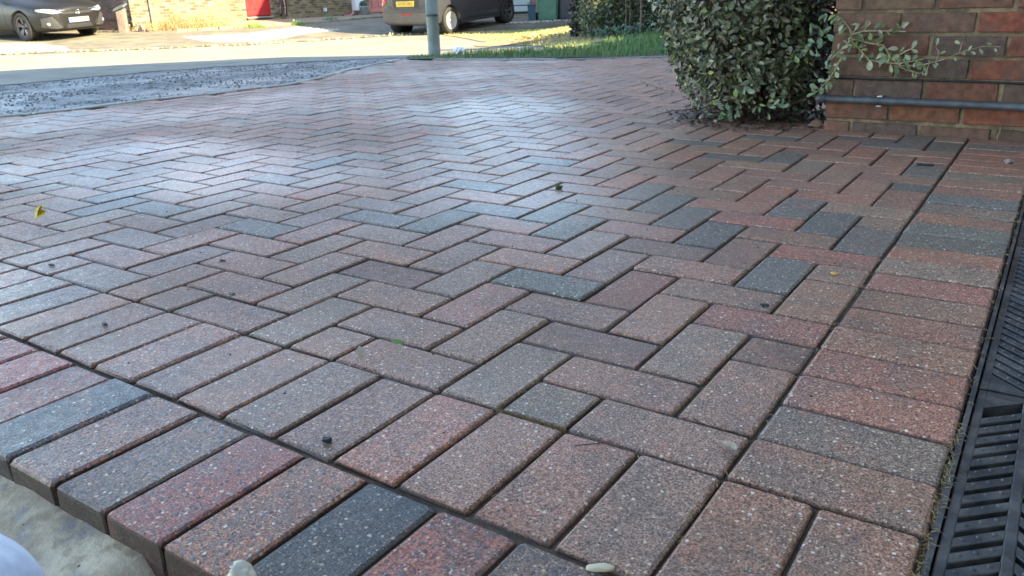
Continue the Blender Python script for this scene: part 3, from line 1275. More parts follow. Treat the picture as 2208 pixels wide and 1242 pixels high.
# leaf litter under the bush
ml = Mass()
for n_ in range(800):
    th = rnd() * 2 * math.pi
    r = .38 * math.sqrt(rnd())
    pos = Vector((math.cos(th) * r, math.sin(th) * r, .004 + .012 * rnd()))
    if pos.x > .315:
        continue
    ml.leaf(orient(pos, Vector((random.gauss(0, .3), random.gauss(0, .3), 1)), Vector((random.gauss(0, 1), random.gauss(0, 1), 0)), 0, random.uniform(.012, .03)), jc(random.choice([(.06, .045, .03), (.10, .07, .045), (.04, .032, .026)]), .2), n_ % 3)
ml.build('leaf_litter', M_leafs, bush)


def sprig(name, label, pts, nleaf, rad=.0042, size=(.020, .038), spread=.03, parent=None, side=(.6, .6), cols=None, seed=1):
    """a branch (world points) with leaves in pairs; every leaf is a part"""
    random.seed(seed)
    t = empty(name, label, 'branch', pts[0][0]) if parent is None else parent
    base = t.location if parent is None else parent.location
    bm = bmesh.new()
    for pl in pts:
        pl = [Vector(p) - base for p in pl]
        n = len(pl)
        tube(bm, pl, [rad * (1 - .6 * i / (n - 1)) for i in range(n)], 5)
    obj('stem', bm, M_shoot, t)
    tot = sum((Vector(b) - Vector(a)).length for pl in pts for a, b in zip(pl, pl[1:]))
    for pl in pts:
        pl = [Vector(p) - base for p in pl]
        for a, b in zip(pl, pl[1:]):
            n = max(1, round(nleaf * (b - a).length / tot))
            for k in range(n):
                p = a.lerp(b, (k + rnd()) / n) + Vector((random.gauss(0, .004), random.gauss(0, .003), random.gauss(0, .004)))
                sdn = (b - a).normalized().cross(Vector((0, 1, 0))) * random.choice((-1, 1))
                up = sdn + (b - a).normalized() * .5 + Vector((random.gauss(0, .3), random.gauss(-.2, .3), random.gauss(0, .3)))
                nr = Vector((random.gauss(0, .5), -1, random.gauss(.5, .6)))
                cl = jc(random.choice(cols or [(.17, .20, .09), (.12, .15, .055), (.23, .24, .13), (.18, .22, .07), (.32, .30, .18)]), .15)
                inst('leaf', LM[random.randint(0, 2)][0], t, orient(p, nr, up, 0, random.uniform(*size)), (*cl, 1))
    return t


WY = 2.375
sprig('leafy_branch', 'leafy branch reaching from the bush across the face of the brick wall', [
    [(-.46, 2.36, .41), (-.42, WY, .36), (-.405, WY, .315), (-.375, WY, .285), (-.34, 2.36, .255)],
    [(-.405, WY, .325), (-.35, WY, .312), (-.30, 2.36, .305), (-.27, 2.36, .262), (-.24, 2.355, .24)],
    [(-.41, 2.365, .34), (-.37, 2.36, .352), (-.33, 2.36, .353), (-.26, 2.36, .352), (-.235, 2.36, .35)],
    [(-.47, 2.35, .255), (-.44, 2.355, .285), (-.41, 2.36, .32)],
    [(-.34, 2.36, .255), (-.30, 2.355, .25), (-.25, 2.355, .245), (-.20, 2.36, .255), (-.17, 2.36, .262)],
    [(-.27, 2.36, .262), (-.245, 2.36, .275), (-.225, 2.36, .288), (-.21, 2.36, .296)],
    [(-.43, 2.36, .27), (-.46, 2.33, .19), (-.50, 2.30, .14)],
], 118, seed=3)
sprig('trailing_shoot', 'thin pale shoot trailing right across the bricks from the leafy branch', [
    [(-.25, 2.352, .238), (-.17, 2.352, .243), (-.11, 2.352, .262), (-.05, 2.355, .29), (0.0, 2.36, .305), (.05, 2.365, .303)],
    [(-.25, 2.352, .238), (-.21, 2.352, .225), (-.175, 2.355, .215), (-.165, 2.355, .221)],
    [(-.13, 2.352, .255), (-.125, 2.352, .285), (-.14, 2.355, .305)],
    [(-.065, 2.355, .285), (-.06, 2.355, .325)],
    [(-.15, 2.352, .25), (-.155, 2.352, .212)]], 26, rad=.0022, size=(.012, .026), seed=9, cols=[(.20, .24, .10), (.26, .27, .16), (.17, .23, .08)])
sprig('bare_twig', 'bare dark twig sticking out low from the left side of the bush over the paving', [
    [(-1.03, 2.42, .10), (-1.11, 2.37, .125), (-1.19, 2.31, .165)], [(-1.12, 2.365, .13), (-1.13, 2.35, .16)]], 7, rad=.0018, size=(.009, .016), seed=4, cols=[(.12, .16, .07), (.08, .07, .05)])

# ------------------------------------------------------------------ grass
def in_poly_pts(poly, n):
    xs = [p[0] for p in poly]
    ys = [p[1] for p in poly]
    out = []
    while len(out) < n:
        a, b = random.uniform(min(xs), max(xs)), random.uniform(min(ys), max(ys))
        if inside(poly, a, b):
            out.append((a, b))
    return out


random.seed(31)
strip = [(-.88, 7.36), (-.45, 7.20), (.3, 7.02), (1.35, 6.80), (2.6, 7.4), (6, 9.5), (6, 12.5), (2.2, 12.2), (1.35, 10.2), (1.05, 9.0), (.6, 8.3), (.0, 8.15), (-.55, 8.15), (-.9, 7.9)]
draped('grass_bank', strip, .004, simple('turf_soil', (.05, .07, .03), .95, nscale=10, namt=.4, bumps=1, bscale=40), .4)
M_grass = colored('grass_blades', .55, attr=True, var=.15, nscale=30, bumps=0, spec=.35)
gm = Mass()
for a, b in in_poly_pts(strip, 30000):
    if b > 9.5 and rnd() < .5:
        continue
    p = G(a, b, .0)
    edge = min(1, ss(-.9, -.1, a) * .7 + .3)
    tall = .5 + .5 * noise.noise(Vector((a * 3, b * 3, 0)))
    h = random.uniform(.03, .085) * edge * (.7 + .6 * tall)
    th = rnd() * 6.28
    d = Vector((math.cos(th), math.sin(th), 0))
    q = p + Vector((0, 0, h * .6)) + d * h * .15
    r = p + Vector((0, 0, h)) + d * h * random.uniform(.2, .8)
    side = Vector((-d.y, d.x, 0))
    g_ = noise.noise(Vector((a * 2, b * 2, 4)))
    c = jc((.11 + .03 * g_, .21, .05), .3, .1) if rnd() > .08 else jc((.24, .22, .10), .2)
    gm.blade(p, q, r, random.uniform(.0015, .0032), side, c)
tag(gm.build('grass', M_grass), 'lush green grass growing on the bank beyond the block driveway', 'grass')

# sunny verge beyond, short yellowing grass
verge = [(.6, 8.75), (1.3, 10.4), (2.6, 12.3), (6, 12.8), (6, 19.6), (1.4, 19.6), (-.9, 19.6), (-1.45, 19.2), (-.7, 17.2), (-.1, 14.8), (.35, 11.2)]
draped('verge', verge, -.004, simple('dry_turf', (.30, .25, .11), .95, nscale=5, namt=.35, bumps=1, bscale=40), .4)
gm = Mass()
for a, b in in_poly_pts(verge, 14000):
    p = G(a, b)
    h = random.uniform(.02, .05)
    th = rnd() * 6.28
    d = Vector((math.cos(th), math.sin(th), 0))
    gr_ = noise.noise(Vector((a * .9, b * .9, 9)))
    c = jc((.20, .26, .06), .25) if gr_ > .12 else jc((.36, .31, .13), .25)
    gm.blade(p, p + Vector((0, 0, h * .6)) + d * h * .2, p + Vector((0, 0, h)) + d * h * .7, .004, Vector((-d.y, d.x, 0)), c)
tag(gm.build('grass', M_grass), 'short sunlit yellowing grass on the verge behind the lamp post', 'grass')
soilp = [(-.55, 14.7), (-.1, 13.6), (.5, 12.0), (1.05, 11.3), (1.25, 11.8), (.8, 13.2), (.35, 15.0), (-.1, 15.6), (-.5, 15.5)]
draped('bare_soil', soilp, .004, simple('bare_earth', (.30, .185, .10), .95, nscale=8, namt=.3, bumps=1, bscale=40), .3)
gm = Mass()
for n_ in range(900):
    t = rnd()
    a = .35 + (1.25 - .35) * t + random.gauss(0, .05)
    b = 15.0 - 3.2 * t + random.gauss(0, .12)
    gm.leaf(orient(G(a, b, .01 + .03 * rnd()), Vector((random.gauss(0, .5), random.gauss(0, .5), 1)), Vector((random.gauss(0, 1), random.gauss(0, 1), .2)), 0, random.uniform(.03, .06)), jc(random.choice([(.42, .38, .10), (.30, .30, .10), (.20, .14, .06)]), .2), n_ % 3)
tag(gm.build('leaf_litter', M_leafs), 'scattered yellow leaves along the edge of the bare soil on the sunlit verge', 'fallen leaves')

# ------------------------------------------------------------------ beyond the road
M_apron = simple('pale_concrete', (.34, .30, .215), .9, nscale=3, namt=.18, bumps=.4, bscale=30)
M_gravel = simple('white_gravel', (.50, .47, .38), .9, nscale=22, namt=.3, bumps=1, bscale=30)
M_tarmac = simple('worn_tarmac', (.155, .13, .085), .9, nscale=2.2, namt=.3, bumps=.8, bscale=70)
M_kerb = simple('kerb_concrete', (.26, .225, .14), .9, nscale=6, namt=.3, bumps=.6, bscale=50)
draped('forecourt', [(-24, 15.2), (-9.9, 16.45), (-7.55, 16.85), (-5.1, 17.55), (-4.4, 17.95), (-2.5, 19.2), (-1.45, 19.35), (-.9, 19.75), (2.6, 19.9), (2.9, 31), (-24, 34)], .000, M_tarmac, .6, wob=0)
draped('concrete_apron', [(-13.5, 19.4), (-12.1, 20.1), (-10.84, 19.8), (-9.76, 18.73), (-8.72, 16.95), (-9.95, 16.65), (-13, 16.3), (-15, 17)], .004, M_apron, .5)
gpat = [(-7.7, 20.2), (-6.9, 20.2), (-5.92, 20.6), (-5.35, 21.7), (-4.42, 20.9), (-4.0, 20.7), (-4.87, 19.9), (-5.31, 18.3), (-6.1, 18.5), (-6.6, 18.9), (-7.2, 19.6)]
draped('gravel_bed', gpat, .004, M_gravel, .3)
random.seed(8)
# gravel stones as real geometry
bm = bmesh.new()


def pebble(bm, c, r, seed=0, n=1, mi=0, flat=.6):
    t = bmesh.new()
    bmesh.ops.create_icosphere(t, subdivisions=n, radius=1)
    for v in t.verts:
        k = 1 + .35 * noise.noise(v.co * 1.3 + Vector((seed, seed * 2, 0)))
        v.co = Vector((v.co.x * k, v.co.y * k * .8, v.co.z * k * flat)) * r
    for f in t.faces:
        f.smooth = n > 1
    merge(bm, t, mi, Matrix.Translation(c) @ Matrix.Rotation(seed * 1.7, 4, 'Z'))


for k, (a, b) in enumerate(in_poly_pts(gpat, 700)):
    pebble(bm, G(a, b, .012), random.uniform(.015, .035), k % 40)
for k in range(160):
    t = rnd()
    pebble(bm, G(.05 + 1.9 * t + random.gauss(0, .05), 21.0 + .3 * t + random.gauss(0, .12), .012), random.uniform(.015, .035), k % 40)
tag(obj('gravel', bm, M_gravel), 'loose white gravel spread in front of the sunlit house and the bins', 'gravel')
o = scene.objects['gravel']
o['kind'] = 'stuff'
near_asph = [LD(-4.35, .9), LD(-4.22, 1.45), LD(-4.16, 2.3), LD(-4.08, 2.9), LD(-4.25, 3.4), LD(-4.5, 3.9), (-1.0, 7.6), (-1.6, 7.75), (-2.6, 7.2), (-3.4, 6.5), (-4.4, 5.6), (-6.5, 4.2)]
for nm, mt_, n_, lab in (('pale_chippings', simple('pale_chipping', (.26, .24, .21), .8, nscale=9, namt=.5), 3600, 'loose pale chippings scattered over the rough asphalt left of the driveway'), ('dark_chippings', simple('dark_chipping', (.085, .085, .085), .8, nscale=9, namt=.5), 600, 'dark stone chippings scattered over the rough asphalt left of the driveway')):
    bm = bmesh.new()
    for k, (a, b) in enumerate(in_poly_pts(near_asph, n_)):
        if noise.noise(Vector((a * 2.2, b * 2.2, n_))) < -.12:
            continue
        pebble(bm, G(a, b, -.009), random.uniform(.003, .0085) * (1 if rnd() < .97 else 1.6), k % 40)
    o = obj(nm, bm, mt_)
    tag(o, lab, 'chippings')
    o['kind'] = 'stuff'
# weeds and stones along the gutter
gm = Mass()
bm = bmesh.new()
gut = [(-9.84, 16.41), (-7.55, 16.76), (-5.08, 17.47), (-4.41, 17.89), (-2.51, 19.16), (-1.36, 19.3)]
for n_ in range(260):
    i = random.randrange(len(gut) - 1)
    t = rnd()
    a = gut[i][0] + (gut[i + 1][0] - gut[i][0]) * t + random.gauss(0, .05)
    b = gut[i][1] + (gut[i + 1][1] - gut[i][1]) * t + random.gauss(0, .06)
    if n_ % 2:
        pebble(bm, G(a, b, .01), random.uniform(.012, .035), n_ % 30)
    else:
        for k in range(4):
            gm.leaf(orient(G(a, b, .01), Vector((random.gauss(0, .6), random.gauss(0, .6), 1)), Vector((random.gauss(0, 1), random.gauss(0, 1), .5)), 0, random.uniform(.03, .07)), jc((.26, .27, .10), .2), k % 3)
o = obj('gutter_stones', bm, M_stone)
tag(o, 'loose stones lying along the far edge of the sunlit road', 'stones')
o['kind'] = 'stuff'
tag(gm.build('gutter_weeds', M_leafs), 'low weeds growing along the far edge of the sunlit road', 'weeds')

# ---- facade of the houses opposite: line from A, direction E
FA = (-9.79, 22.5)
FE = (.5, .8660)


def F(t, z=0, o=0.0):
    """point on the facade: t metres along, o metres out towards the street"""
    return P(FA[0] + FE[0] * t + FE[1] * o, FA[1] + FE[1] * t - FE[0] * o, z)


FMAT = Matrix.Translation(P(*FA)) @ Matrix(((RH * FE[0] + FH * FE[1]), -(RH * FE[1] - FH * FE[0]), Vector((0, 0, 1)))).transposed().to_4x4()
# local frame: x along the wall, y into the house, z up
house = empty('terraced_house', 'buff brick house with a red door in sun at the far side of the road', 'house', mat=FMAT)
random.seed(12)
ZB = -.16
openings = [(3.96, 4.98), (9.85, 10.85)]
bm = bmesh.new()
HX0, HX1 = -.02, 13.0
segx = [HX0, 3.96, 4.98, 9.85, 10.85, HX1]
for i in range(5):
    x0, x1 = segx[i], segx[i + 1]
    zb = 2.1 if i in (1, 3) else ZB
    box(bm, x0, x1, .009, .25, zb, .70 if zb < 0 else 2.5)
    if zb < 0:
        pass
obj('mortar', bm, M_mort2, house)
M_bw = brickwork_mat('buff_brickwork', (.36, .27, .17), (.26, .17, .11), (.50, .44, .33))
bm = bmesh.new()
for i in range(5):
    if i in (1, 3):
        continue
    box(bm, segx[i], segx[i + 1], 0, .25, .702, 2.5)
box(bm, HX0, HX1, .255, 6.0, ZB, 2.5)
obj('upper_wall', bm, M_bw, house)
bm = bmesh.new()
v = [bm.verts.new(c) for c in ((HX0 - .2, -.35, 2.46), (HX1, -.35, 2.46), (HX1, 6.3, 2.46), (HX0 - .2, 6.3, 2.46), (HX0 - .2, 3.0, 3.9), (HX1, 3.0, 3.9))]
for f in ((0, 1, 5, 4), (3, 4, 5, 2), (0, 4, 3), (1, 2, 5), (0, 3, 2, 1)):
    bm.faces.new([v[i] for i in f])
obj('roof', bm, simple('roof_tile', (.12, .07, .055), .8, nscale=6, namt=.3, bumps=.8, bscale=20), house)
BUFF = [(.27, .21, .115), (.22, .16, .085), (.15, .105, .06), (.30, .235, .135), (.12, .085, .055), (.24, .18, .10)]
bb = {}


def buff(w):
    k = round(w, 2)
    if k not in bb:
        b = bmesh.new()
        box(b, 0, w, 0, .10, 0, .064)
        bmesh.ops.bevel(b, geom=b.edges[:], offset=.004, segments=1, affect='EDGES')
        me = bpy.data.meshes.new('brick')
        b.to_mesh(me)
        b.free()
        me.materials.append(M_buff)
        bb[k] = me
    return bb[k]


allb = []
for c in range(12):
    z = ZB + .005 + c * .075
    x = HX0 + (.0 if c % 2 == 0 else -.1125)
    while x < HX1:
        x0, x1 = max(x, HX0), x + .213
        for (a, b) in openings:
            if x0 < a < x1:
                x1 = a - .004
            elif a <= x0 < b:
                x0 = b + .004
        if x1 - x0 > .05 and not any(a <= x0 < b - .01 for a, b in openings):
            D_ = FA[1] + FE[1] * x0
            allb.append((D_ + (0 if x0 < 9 else 20), x0, x1 - x0, z, 0))
        x += .225
# the shaded end wall, running back to the left from the corner
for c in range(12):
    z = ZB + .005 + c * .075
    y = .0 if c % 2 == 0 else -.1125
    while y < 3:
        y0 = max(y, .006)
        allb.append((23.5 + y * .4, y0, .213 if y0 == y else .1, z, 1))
        y += .225
allb.sort()
bm = bmesh.new()
bc_ = []
for n_, (D_, x0, w, z, kind) in enumerate(allb):
    low = z < .05 and kind == 0
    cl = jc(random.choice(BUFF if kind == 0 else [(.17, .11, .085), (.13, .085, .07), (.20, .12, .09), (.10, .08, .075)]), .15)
    if kind == 0:
        mw = Matrix.Translation((x0, random.uniform(-.001, .002), z))
    else:
        mw = Matrix.Translation((HX0 - .008, x0 + w, z)) @ Matrix.Rotation(-math.pi / 2, 4, 'Z')
    if n_ < 300:
        inst('brick', buff(w), house, mw, (*cl, 1))
    else:
        vs = box(bm, 0, w, 0, .10, 0, .064, 0, mw)
        bc_ += [(*cl, 1)] * 8
me = bpy.data.meshes.new('far_bricks')
bm.to_mesh(me)
bm.free()
ca = me.color_attributes.new('col', 'FLOAT_COLOR', 'POINT')
ca.data.foreach_set('color', [x for c in bc_ for x in c])
me.materials.append(M_buffs)
struct(inst('far_bricks', me, house), 'stuff')
# end wall backing
bm = bmesh.new()
box(bm, HX0, HX0 + .2, .26, 6.0, ZB - .05, 2.48)
obj('end_wall', bm, M_mort2, house)


def door(x0, x1, z0, mat, label, step=True):
    b = bmesh.new()
    bbox(b, x0 + .05, x1 - .05, .03, .075, z0 + .03, 2.04, .003)
    # panels
    for (a, c) in ((x0 + .17, (x0 + x1) / 2 - .04), ((x0 + x1) / 2 + .04, x1 - .17)):
        for (e, g_) in ((z0 + .22, z0 + .85), (z0 + 1.05, z0 + 1.75)):
            bbox(b, a, c, .018, .031, e, g_, .006)
    d = obj('door', b, mat, house)
    d['label'] = label
    b = bmesh.new()
    for a in (x0 + .002, x1 - .048):
        box(b, a, a + .046, .012, .10, z0, 2.09)
    box(b, x0 + .049, x1 - .049, .012, .10, 2.045, 2.09)
    obj('frame', b, mat, d)
    b = bmesh.new()
    tube(b, [(x0 + .12, -.02, z0 + 1.0), (x0 + .22, -.02, z0 + 1.0)], .009, 8)
    tube(b, [(x0 + .12, -.02, z0 + 1.0), (x0 + .12, .03, z0 + 1.0)], .009, 8)
    obj('handle', b, M_chrome, d)
    b = bmesh.new()
    bbox(b, x0 - .04, x1 + .04, -.07, .10, z0 - .045, z0, .006)
    obj('sill', b, M_apron, d)
    if step:
        b = bmesh.new()
        box(b, x0 + .02, x1 - .02, -.02, .12, ZB, z0 - .047)
        obj('step', b, simple('step_render', (.17, .12, .09), .9), house)


door(3.96, 4.98, .115, M_red, 'bright red front door caught half in sun')
door(9.85, 10.85, .03, M_redd, 'deep maroon front door in the shade', False)
bm = bmesh.new()
tube(bm, [(.55, -.055, -.10), (.55, -.055, .0), (.55, -.055, 1.5), (.55, -.055, 2.44)], .034, 10)
for z in (.5, 1.4, 2.2):
    box(bm, .50, .60, -.03, 0.0, z, z + .03)
obj('downpipe', bm, simple('brown_downpipe', (.22, .19, .15), .6), house)
bm = bmesh.new()
bbox(bm, 8.9, 9.32, -.16, -.001, .16, .75, .01)
obj('meter_cupboard', bm, M_white, house)

# kerb slabs along the foot of the facade
ks = empty('garden_kerb', 'row of weathered kerb slabs along the foot of the buff brick house', 'kerb', P(-8.3, 21.7, -.1))
random.seed(3)
kp = [(-8.36, 21.63, -.115), (-7.39, 21.95, -.10), (-6.6, 22.5, -.085), (-5.77, 23.0, -.075), (-4.9, 23.9, -.055), (-4.2, 25.2, -.02), (-3.5, 26.4, -.01), (-2.9, 27.6, -.01)]
for (a, b) in zip(kp, kp[1:]):
    p0, p1 = P(*a), P(*b)
    for k in range(2):
        q0, q1 = p0.lerp(p1, k / 2), p0.lerp(p1, (k + 1) / 2)
        d = q1 - q0
        bmk = bmesh.new()
        bbox(bmk, -d.length / 2 + .006, d.length / 2 - .006, -.07, .07, -.12, .05, .012)
        me = bpy.data.meshes.new('kerb_slab')
        bmk.to_mesh(me)
        bmk.free()
        me.materials.append(M_kerb)
        inst('kerb_slab', me, ks, Matrix.Translation((q0 + q1) / 2 - ks.location + Vector((0, 0, random.uniform(-.01, .01)))) @ Matrix.Rotation(math.atan2(d.y, d.x) + random.uniform(-.03, .03), 4, 'Z'))
# flags between kerb and wall
pav = draped('flagged_path', [LD(*F(1.2, 0, .02)[:2]), LD(*F(12.5, 0, .02)[:2]), (-2.9, 27.75), (-3.5, 26.55), (-4.2, 25.35), (-4.9, 24.05), (-5.77, 23.15), (-6.6, 22.65), (-7.39, 22.1), (-8.36, 21.78)], .035, simple('paving_flag', (.23, .19, .125), .9, nscale=3, namt=.3, bumps=.5, bscale=40), .4)
# brick-sided hollow below the kerb
# dry weeds
def weedclump(name, label, c, n, hgt, spr, cols, seed):
    random.seed(seed)
    mm = Mass()
    for k in range(n):
        a, b = c[0] + random.gauss(0, spr[0]), c[1] + random.gauss(0, spr[1])
        p = G(a, b)
        h = hgt * random.uniform(.35, 1) * math.exp(-((a - c[0]) / spr[0]) ** 2 * .25)
        d = Vector((random.gauss(0, 1), random.gauss(0, 1), 0)) * .35
        mm.blade(p, p + Vector((0, 0, h * .55)) + d * h * .4, p + Vector((0, 0, h)) + d * h, random.uniform(.003, .007), RH, jc(random.choice(cols), .2))
        if k % 2:
            mm.leaf(orient(p + Vector((0, 0, h * rnd())) + d * h * .5, Vector((random.gauss(0, 1), -1, 1)), Vector((random.gauss(0, 1), random.gauss(0, 1), .6)), 0, random.uniform(.03, .07)), jc(random.choice(cols), .2), k % 3)
    o = mm.build(name, M_leafs)
    tag(o, label, 'plant')
    return o


weedclump('dry_shrub', 'straggly dry orange-brown weeds against the sunlit buff brick wall', (-8.35, 22.3), 900, .5, (.75, .16), [(.42, .26, .10), (.50, .36, .16), (.30, .17, .08), (.38, .34, .12)], 2)
weedclump('grass_tuft', 'bright green grass tuft on the kerb in front of the red door', (-6.55, 22.25), 260, .16, (.17, .06), [(.26, .36, .07), (.20, .30, .06)], 3)
weedclump('grass_tuft', 'small green tuft at the right end of the sunlit kerb', (-5.55, 22.9), 150, .14, (.13, .06), [(.22, .32, .07), (.16, .25, .06)], 4)
weedclump('grass_tuft', 'dark green tuft on the step in the shade of the buff brick wall', (-4.95, 24.2), 120, .14, (.14, .06), [(.08, .13, .05), (.10, .15, .06)], 5)

# timber post with slanted cap and dead roots beside it
bo = empty('timber_bollard', 'weathered timber post with a dark slanted cap beside the parked grey car', 'bollard', G(-9.85, 22.0), math.atan2(FH.y, FH.x) - math.pi / 2)
bm = bmesh.new()
bbox(bm, -.10, .10, -.10, .10, -.1, .58, .012)
obj('post', bm, simple('weathered_timber', (.19, .15, .115), .9, nscale=15, namt=.25, bumps=.6, bscale=50, obj=True), bo)
bm = bmesh.new()
mt = Matrix.Translation((0, 0, .61)) @ Matrix.Rotation(R(-18), 4, 'Y') @ Matrix.Rotation(R(14), 4, 'X')
bbox(bm, -.15, .15, -.15, .15, -.02, .025, .006, 0, mt)
obj('cap', bm, simple('slate_cap', (.10, .11, .11), .6, nscale=9, namt=.2), bo)
rt = empty('dead_roots', 'tangle of bare curled roots lying between the timber post and the dry weeds', 'roots', G(-9.4, 22.0))
bm = bmesh.new()
random.seed(6)
for k in range(14):
    a = Vector((random.uniform(-.18, .15), random.uniform(-.1, .1), 0))
    pts = [a]
    ang = rnd() * 6
    for s in range(5):
        ang += random.uniform(.3, 1.0)
        pts.append(pts[-1] + Vector((math.cos(ang) * .07, random.gauss(0, .03), math.sin(ang) * .07 + .03)))
    pts = [Vector((p.x, p.y, max(p.z, .01))) for p in pts]
    tube(bm, pts, [.022, .019, .015, .012, .009, .005], 6)
obj('root', bm, simple('dead_wood', (.30, .22, .16), .9, nscale=20, namt=.3), rt)

# bicycle wheel leaning by the red door -> part of a parked bicycle
bike = empty('bicycle', 'dark bicycle parked against the shaded brick right of the red door', 'bicycle', F(5.45, .04, .28), 0)
BM_ = Matrix.Rotation(math.atan2((RH * FE[0] + FH * FE[1]).y, (RH * FE[0] + FH * FE[1]).x), 4, 'Z')
bike.matrix_world = Matrix.Translation(F(5.30, .10, .10)) @ BM_ @ Matrix.Rotation(R(-128), 4, 'Z')
for cx in (0, 1.0):
    b = bmesh.new()
    n = 28
    rings = []
    for i in range(n):
        a = 2 * math.pi * i / n
        c = Vector((cx + .32 * math.cos(a), 0, .335 + .32 * math.sin(a)))
        rd = Vector((math.cos(a), 0, math.sin(a)))
        rings.append([b.verts.new(c + rd * .02 * math.cos(k * math.pi / 3) + Vector((0, 1, 0)) * .02 * math.sin(k * math.pi / 3)) for k in range(6)])
    for i in range(n):
        for k in range(6):
            b.faces.new((rings[i][k], rings[i][(k + 1) % 6], rings[(i + 1) % n][(k + 1) % 6], rings[(i + 1) % n][k])).smooth = True
    w_ = obj('wheel', b, M_rub, bike)
    b = bmesh.new()
    for i in range(14):
        a = 2 * math.pi * i / 14
        tube(b, [(cx, 0, .335), (cx + .31 * math.cos(a), 0, .335 + .31 * math.sin(a))], .0022, 3)
    obj('spokes', b, M_chrome, w_)
b = bmesh.new()
for pl in ([(0, 0, .335), (.08, 0, .78), (.06, 0, .9)], [(.10, 0, .72), (.45, 0, .30)], [(.09, 0, .78), (.62, 0, .80)], [(.45, 0, .30), (.64, 0, .88)], [(1.0, 0, .335), (.45, 0, .30)], [(1.0, 0, .335), (.62, 0, .80)]):
    tube(b, pl, .016, 8)
obj('frame', b, M_dark, bike)
b = bmesh.new()
tube(b, [(.10, -.25, .95), (.06, -.12, .95), (.06, .12, .95), (.10, .20, .95)], .012, 8)
obj('handlebar', b, M_dark, bike)
b = bmesh.new()
tube(b, [(.54, 0, .90), (.62, 0, .92), (.74, 0, .92), (.80, 0, .93)], [.015, .03, .06, .05], 8)
obj('saddle', b, M_dark, bike)

# pink scooter
scm = simple('pink_metal', (.75, .14, .22), .35)
sc = empty('kick_scooter', "child's pink kick scooter leaning by the planter in the shade", 'scooter', (0, 0, 0))
sc.matrix_world = Matrix.Translation(F(7.75, -.045, .55)) @ BM_ @ Matrix.Rotation(R(4), 4, 'X')
b = bmesh.new()
bbox(b, -.02, .34, -.055, .055, .06, .085, .006)
tube(b, [(.34, 0, .075), (.42, 0, .12), (.46, 0, .17)], .02, 8)
obj('deck', b, scm, sc)
for x in (-.04, .52):
    b = bmesh.new()
    lathe(b, [(.0, -.012), (.045, -.014), (.055, -.008), (.055, .008), (.045, .014), (0, .012)], 16, 0, Matrix.Translation((x, 0, .056)) @ Matrix.Rotation(R(90), 4, 'X'))
    obj('wheel', b, M_dark, sc)
b = bmesh.new()
tube(b, [(.50, 0, .10), (.47, 0, .20), (.40, 0, .85)], [.018, .018, .016], 8)
obj('stem', b, simple('pale_pink_metal', (.75, .42, .48), .35), sc)
b = bmesh.new()
tube(b, [(.40, -.17, .85), (.40, .17, .85)], .014, 8)
obj('handlebar', b, M_dark, sc)

# potted plant
pot = empty('plant_pot', 'pale grey bucket pot with a rounded dark green plant beside the pink scooter', 'plant pot', F(8.98, -.02, .42))
b = bmesh.new()
lathe(b, [(0, 0), (.10, 0), (.145, .29), (.155, .29), (.155, .315), (.14, .315), (.13, .28), (0, .28)], 20)
obj('pot', b, simple('pale_pot', (.42, .45, .50), .5), pot)
mm = Mass()
random.seed(13)
for k in range(500):
    d = Vector((random.gauss(0, 1), random.gauss(0, 1), abs(random.gauss(0, 1)))).normalized()
    mm.leaf(orient(Vector((0, 0, .31)) + Vector((d.x * .15, d.y * .15, d.z * .18)) * random.uniform(.75, 1.05), d, Vector((random.gauss(0, 1), random.gauss(0, 1), 1)), 0, random.uniform(.03, .05)), jc((.035, .085, .05), .3), k % 3)
mm.build('foliage', M_leafs, pot)
b = bmesh.new()
bbox(b, -.05, .05, -.04, .04, 0, .12, .01, 0)
o = obj('white_carton', b, M_white)
o.location = F(7.55, .19, .16)
tag(o, 'small white box fixed low on the shaded brick wall left of the pink scooter', 'junction box')
o.location = F(7.42, .17, .045)
b = bmesh.new()
bbox(b, -.13, .13, -.05, .05, 0, .05, .01, 0)
o = obj('litter_tray', b, M_white)
o.matrix_world = Matrix.Translation(F(6.0, -.055, .9)) @ BM_
tag(o, 'flat white plastic tray lying on the path below the shaded brick wall', 'tray')

# ------------------------------------------------------------------ house with garage behind the bins
gb = empty('brick_garage', 'brick garage with a pale panelled door behind the wheelie bins', 'garage', mat=Matrix.Translation(P(-.9, 25.7, 0)) @ Matrix.Rotation(math.atan2(RH.y, RH.x), 4, 'Z'))
b = bmesh.new()
box(b, 0, .98, .01, .3, -.1, 2.6)
box(b, 1.72, 3.6, .01, .3, -.1, 2.6)
box(b, .98, 1.72, .01, .3, 2.1, 2.6)
box(b, 0, 3.6, .32, 6, -.1, 2.6)
obj('wall', b, brickwork_mat('pink_brickwork', (.34, .17, .13), (.26, .14, .11), (.40, .36, .30)), gb)
b = bmesh.new()
box(b, -.1, 3.7, -.1, 6.1, 2.6, 2.75)
obj('roof', b, M_dark, gb)
gd = None
for k, (z0, z1) in enumerate(((.045, .205), (.235, .56), (.59, .95), (.98, 1.34), (1.37, 2.08))):
    b = bmesh.new()
    bbox(b, 1.0, 1.70, .03, .07, z0, z1, .005)
    obj('door_panel', b, simple('pale_green_paint', (.42, .47, .44), .5), gb) if k == 0 else obj('door_panel', b, bpy.data.materials['pale_green_paint'], gb)
b = bmesh.new()
box(b, .985, 1.715, .071, .09, .0, 2.1)
obj('door_backing', b, M_dark, gb)

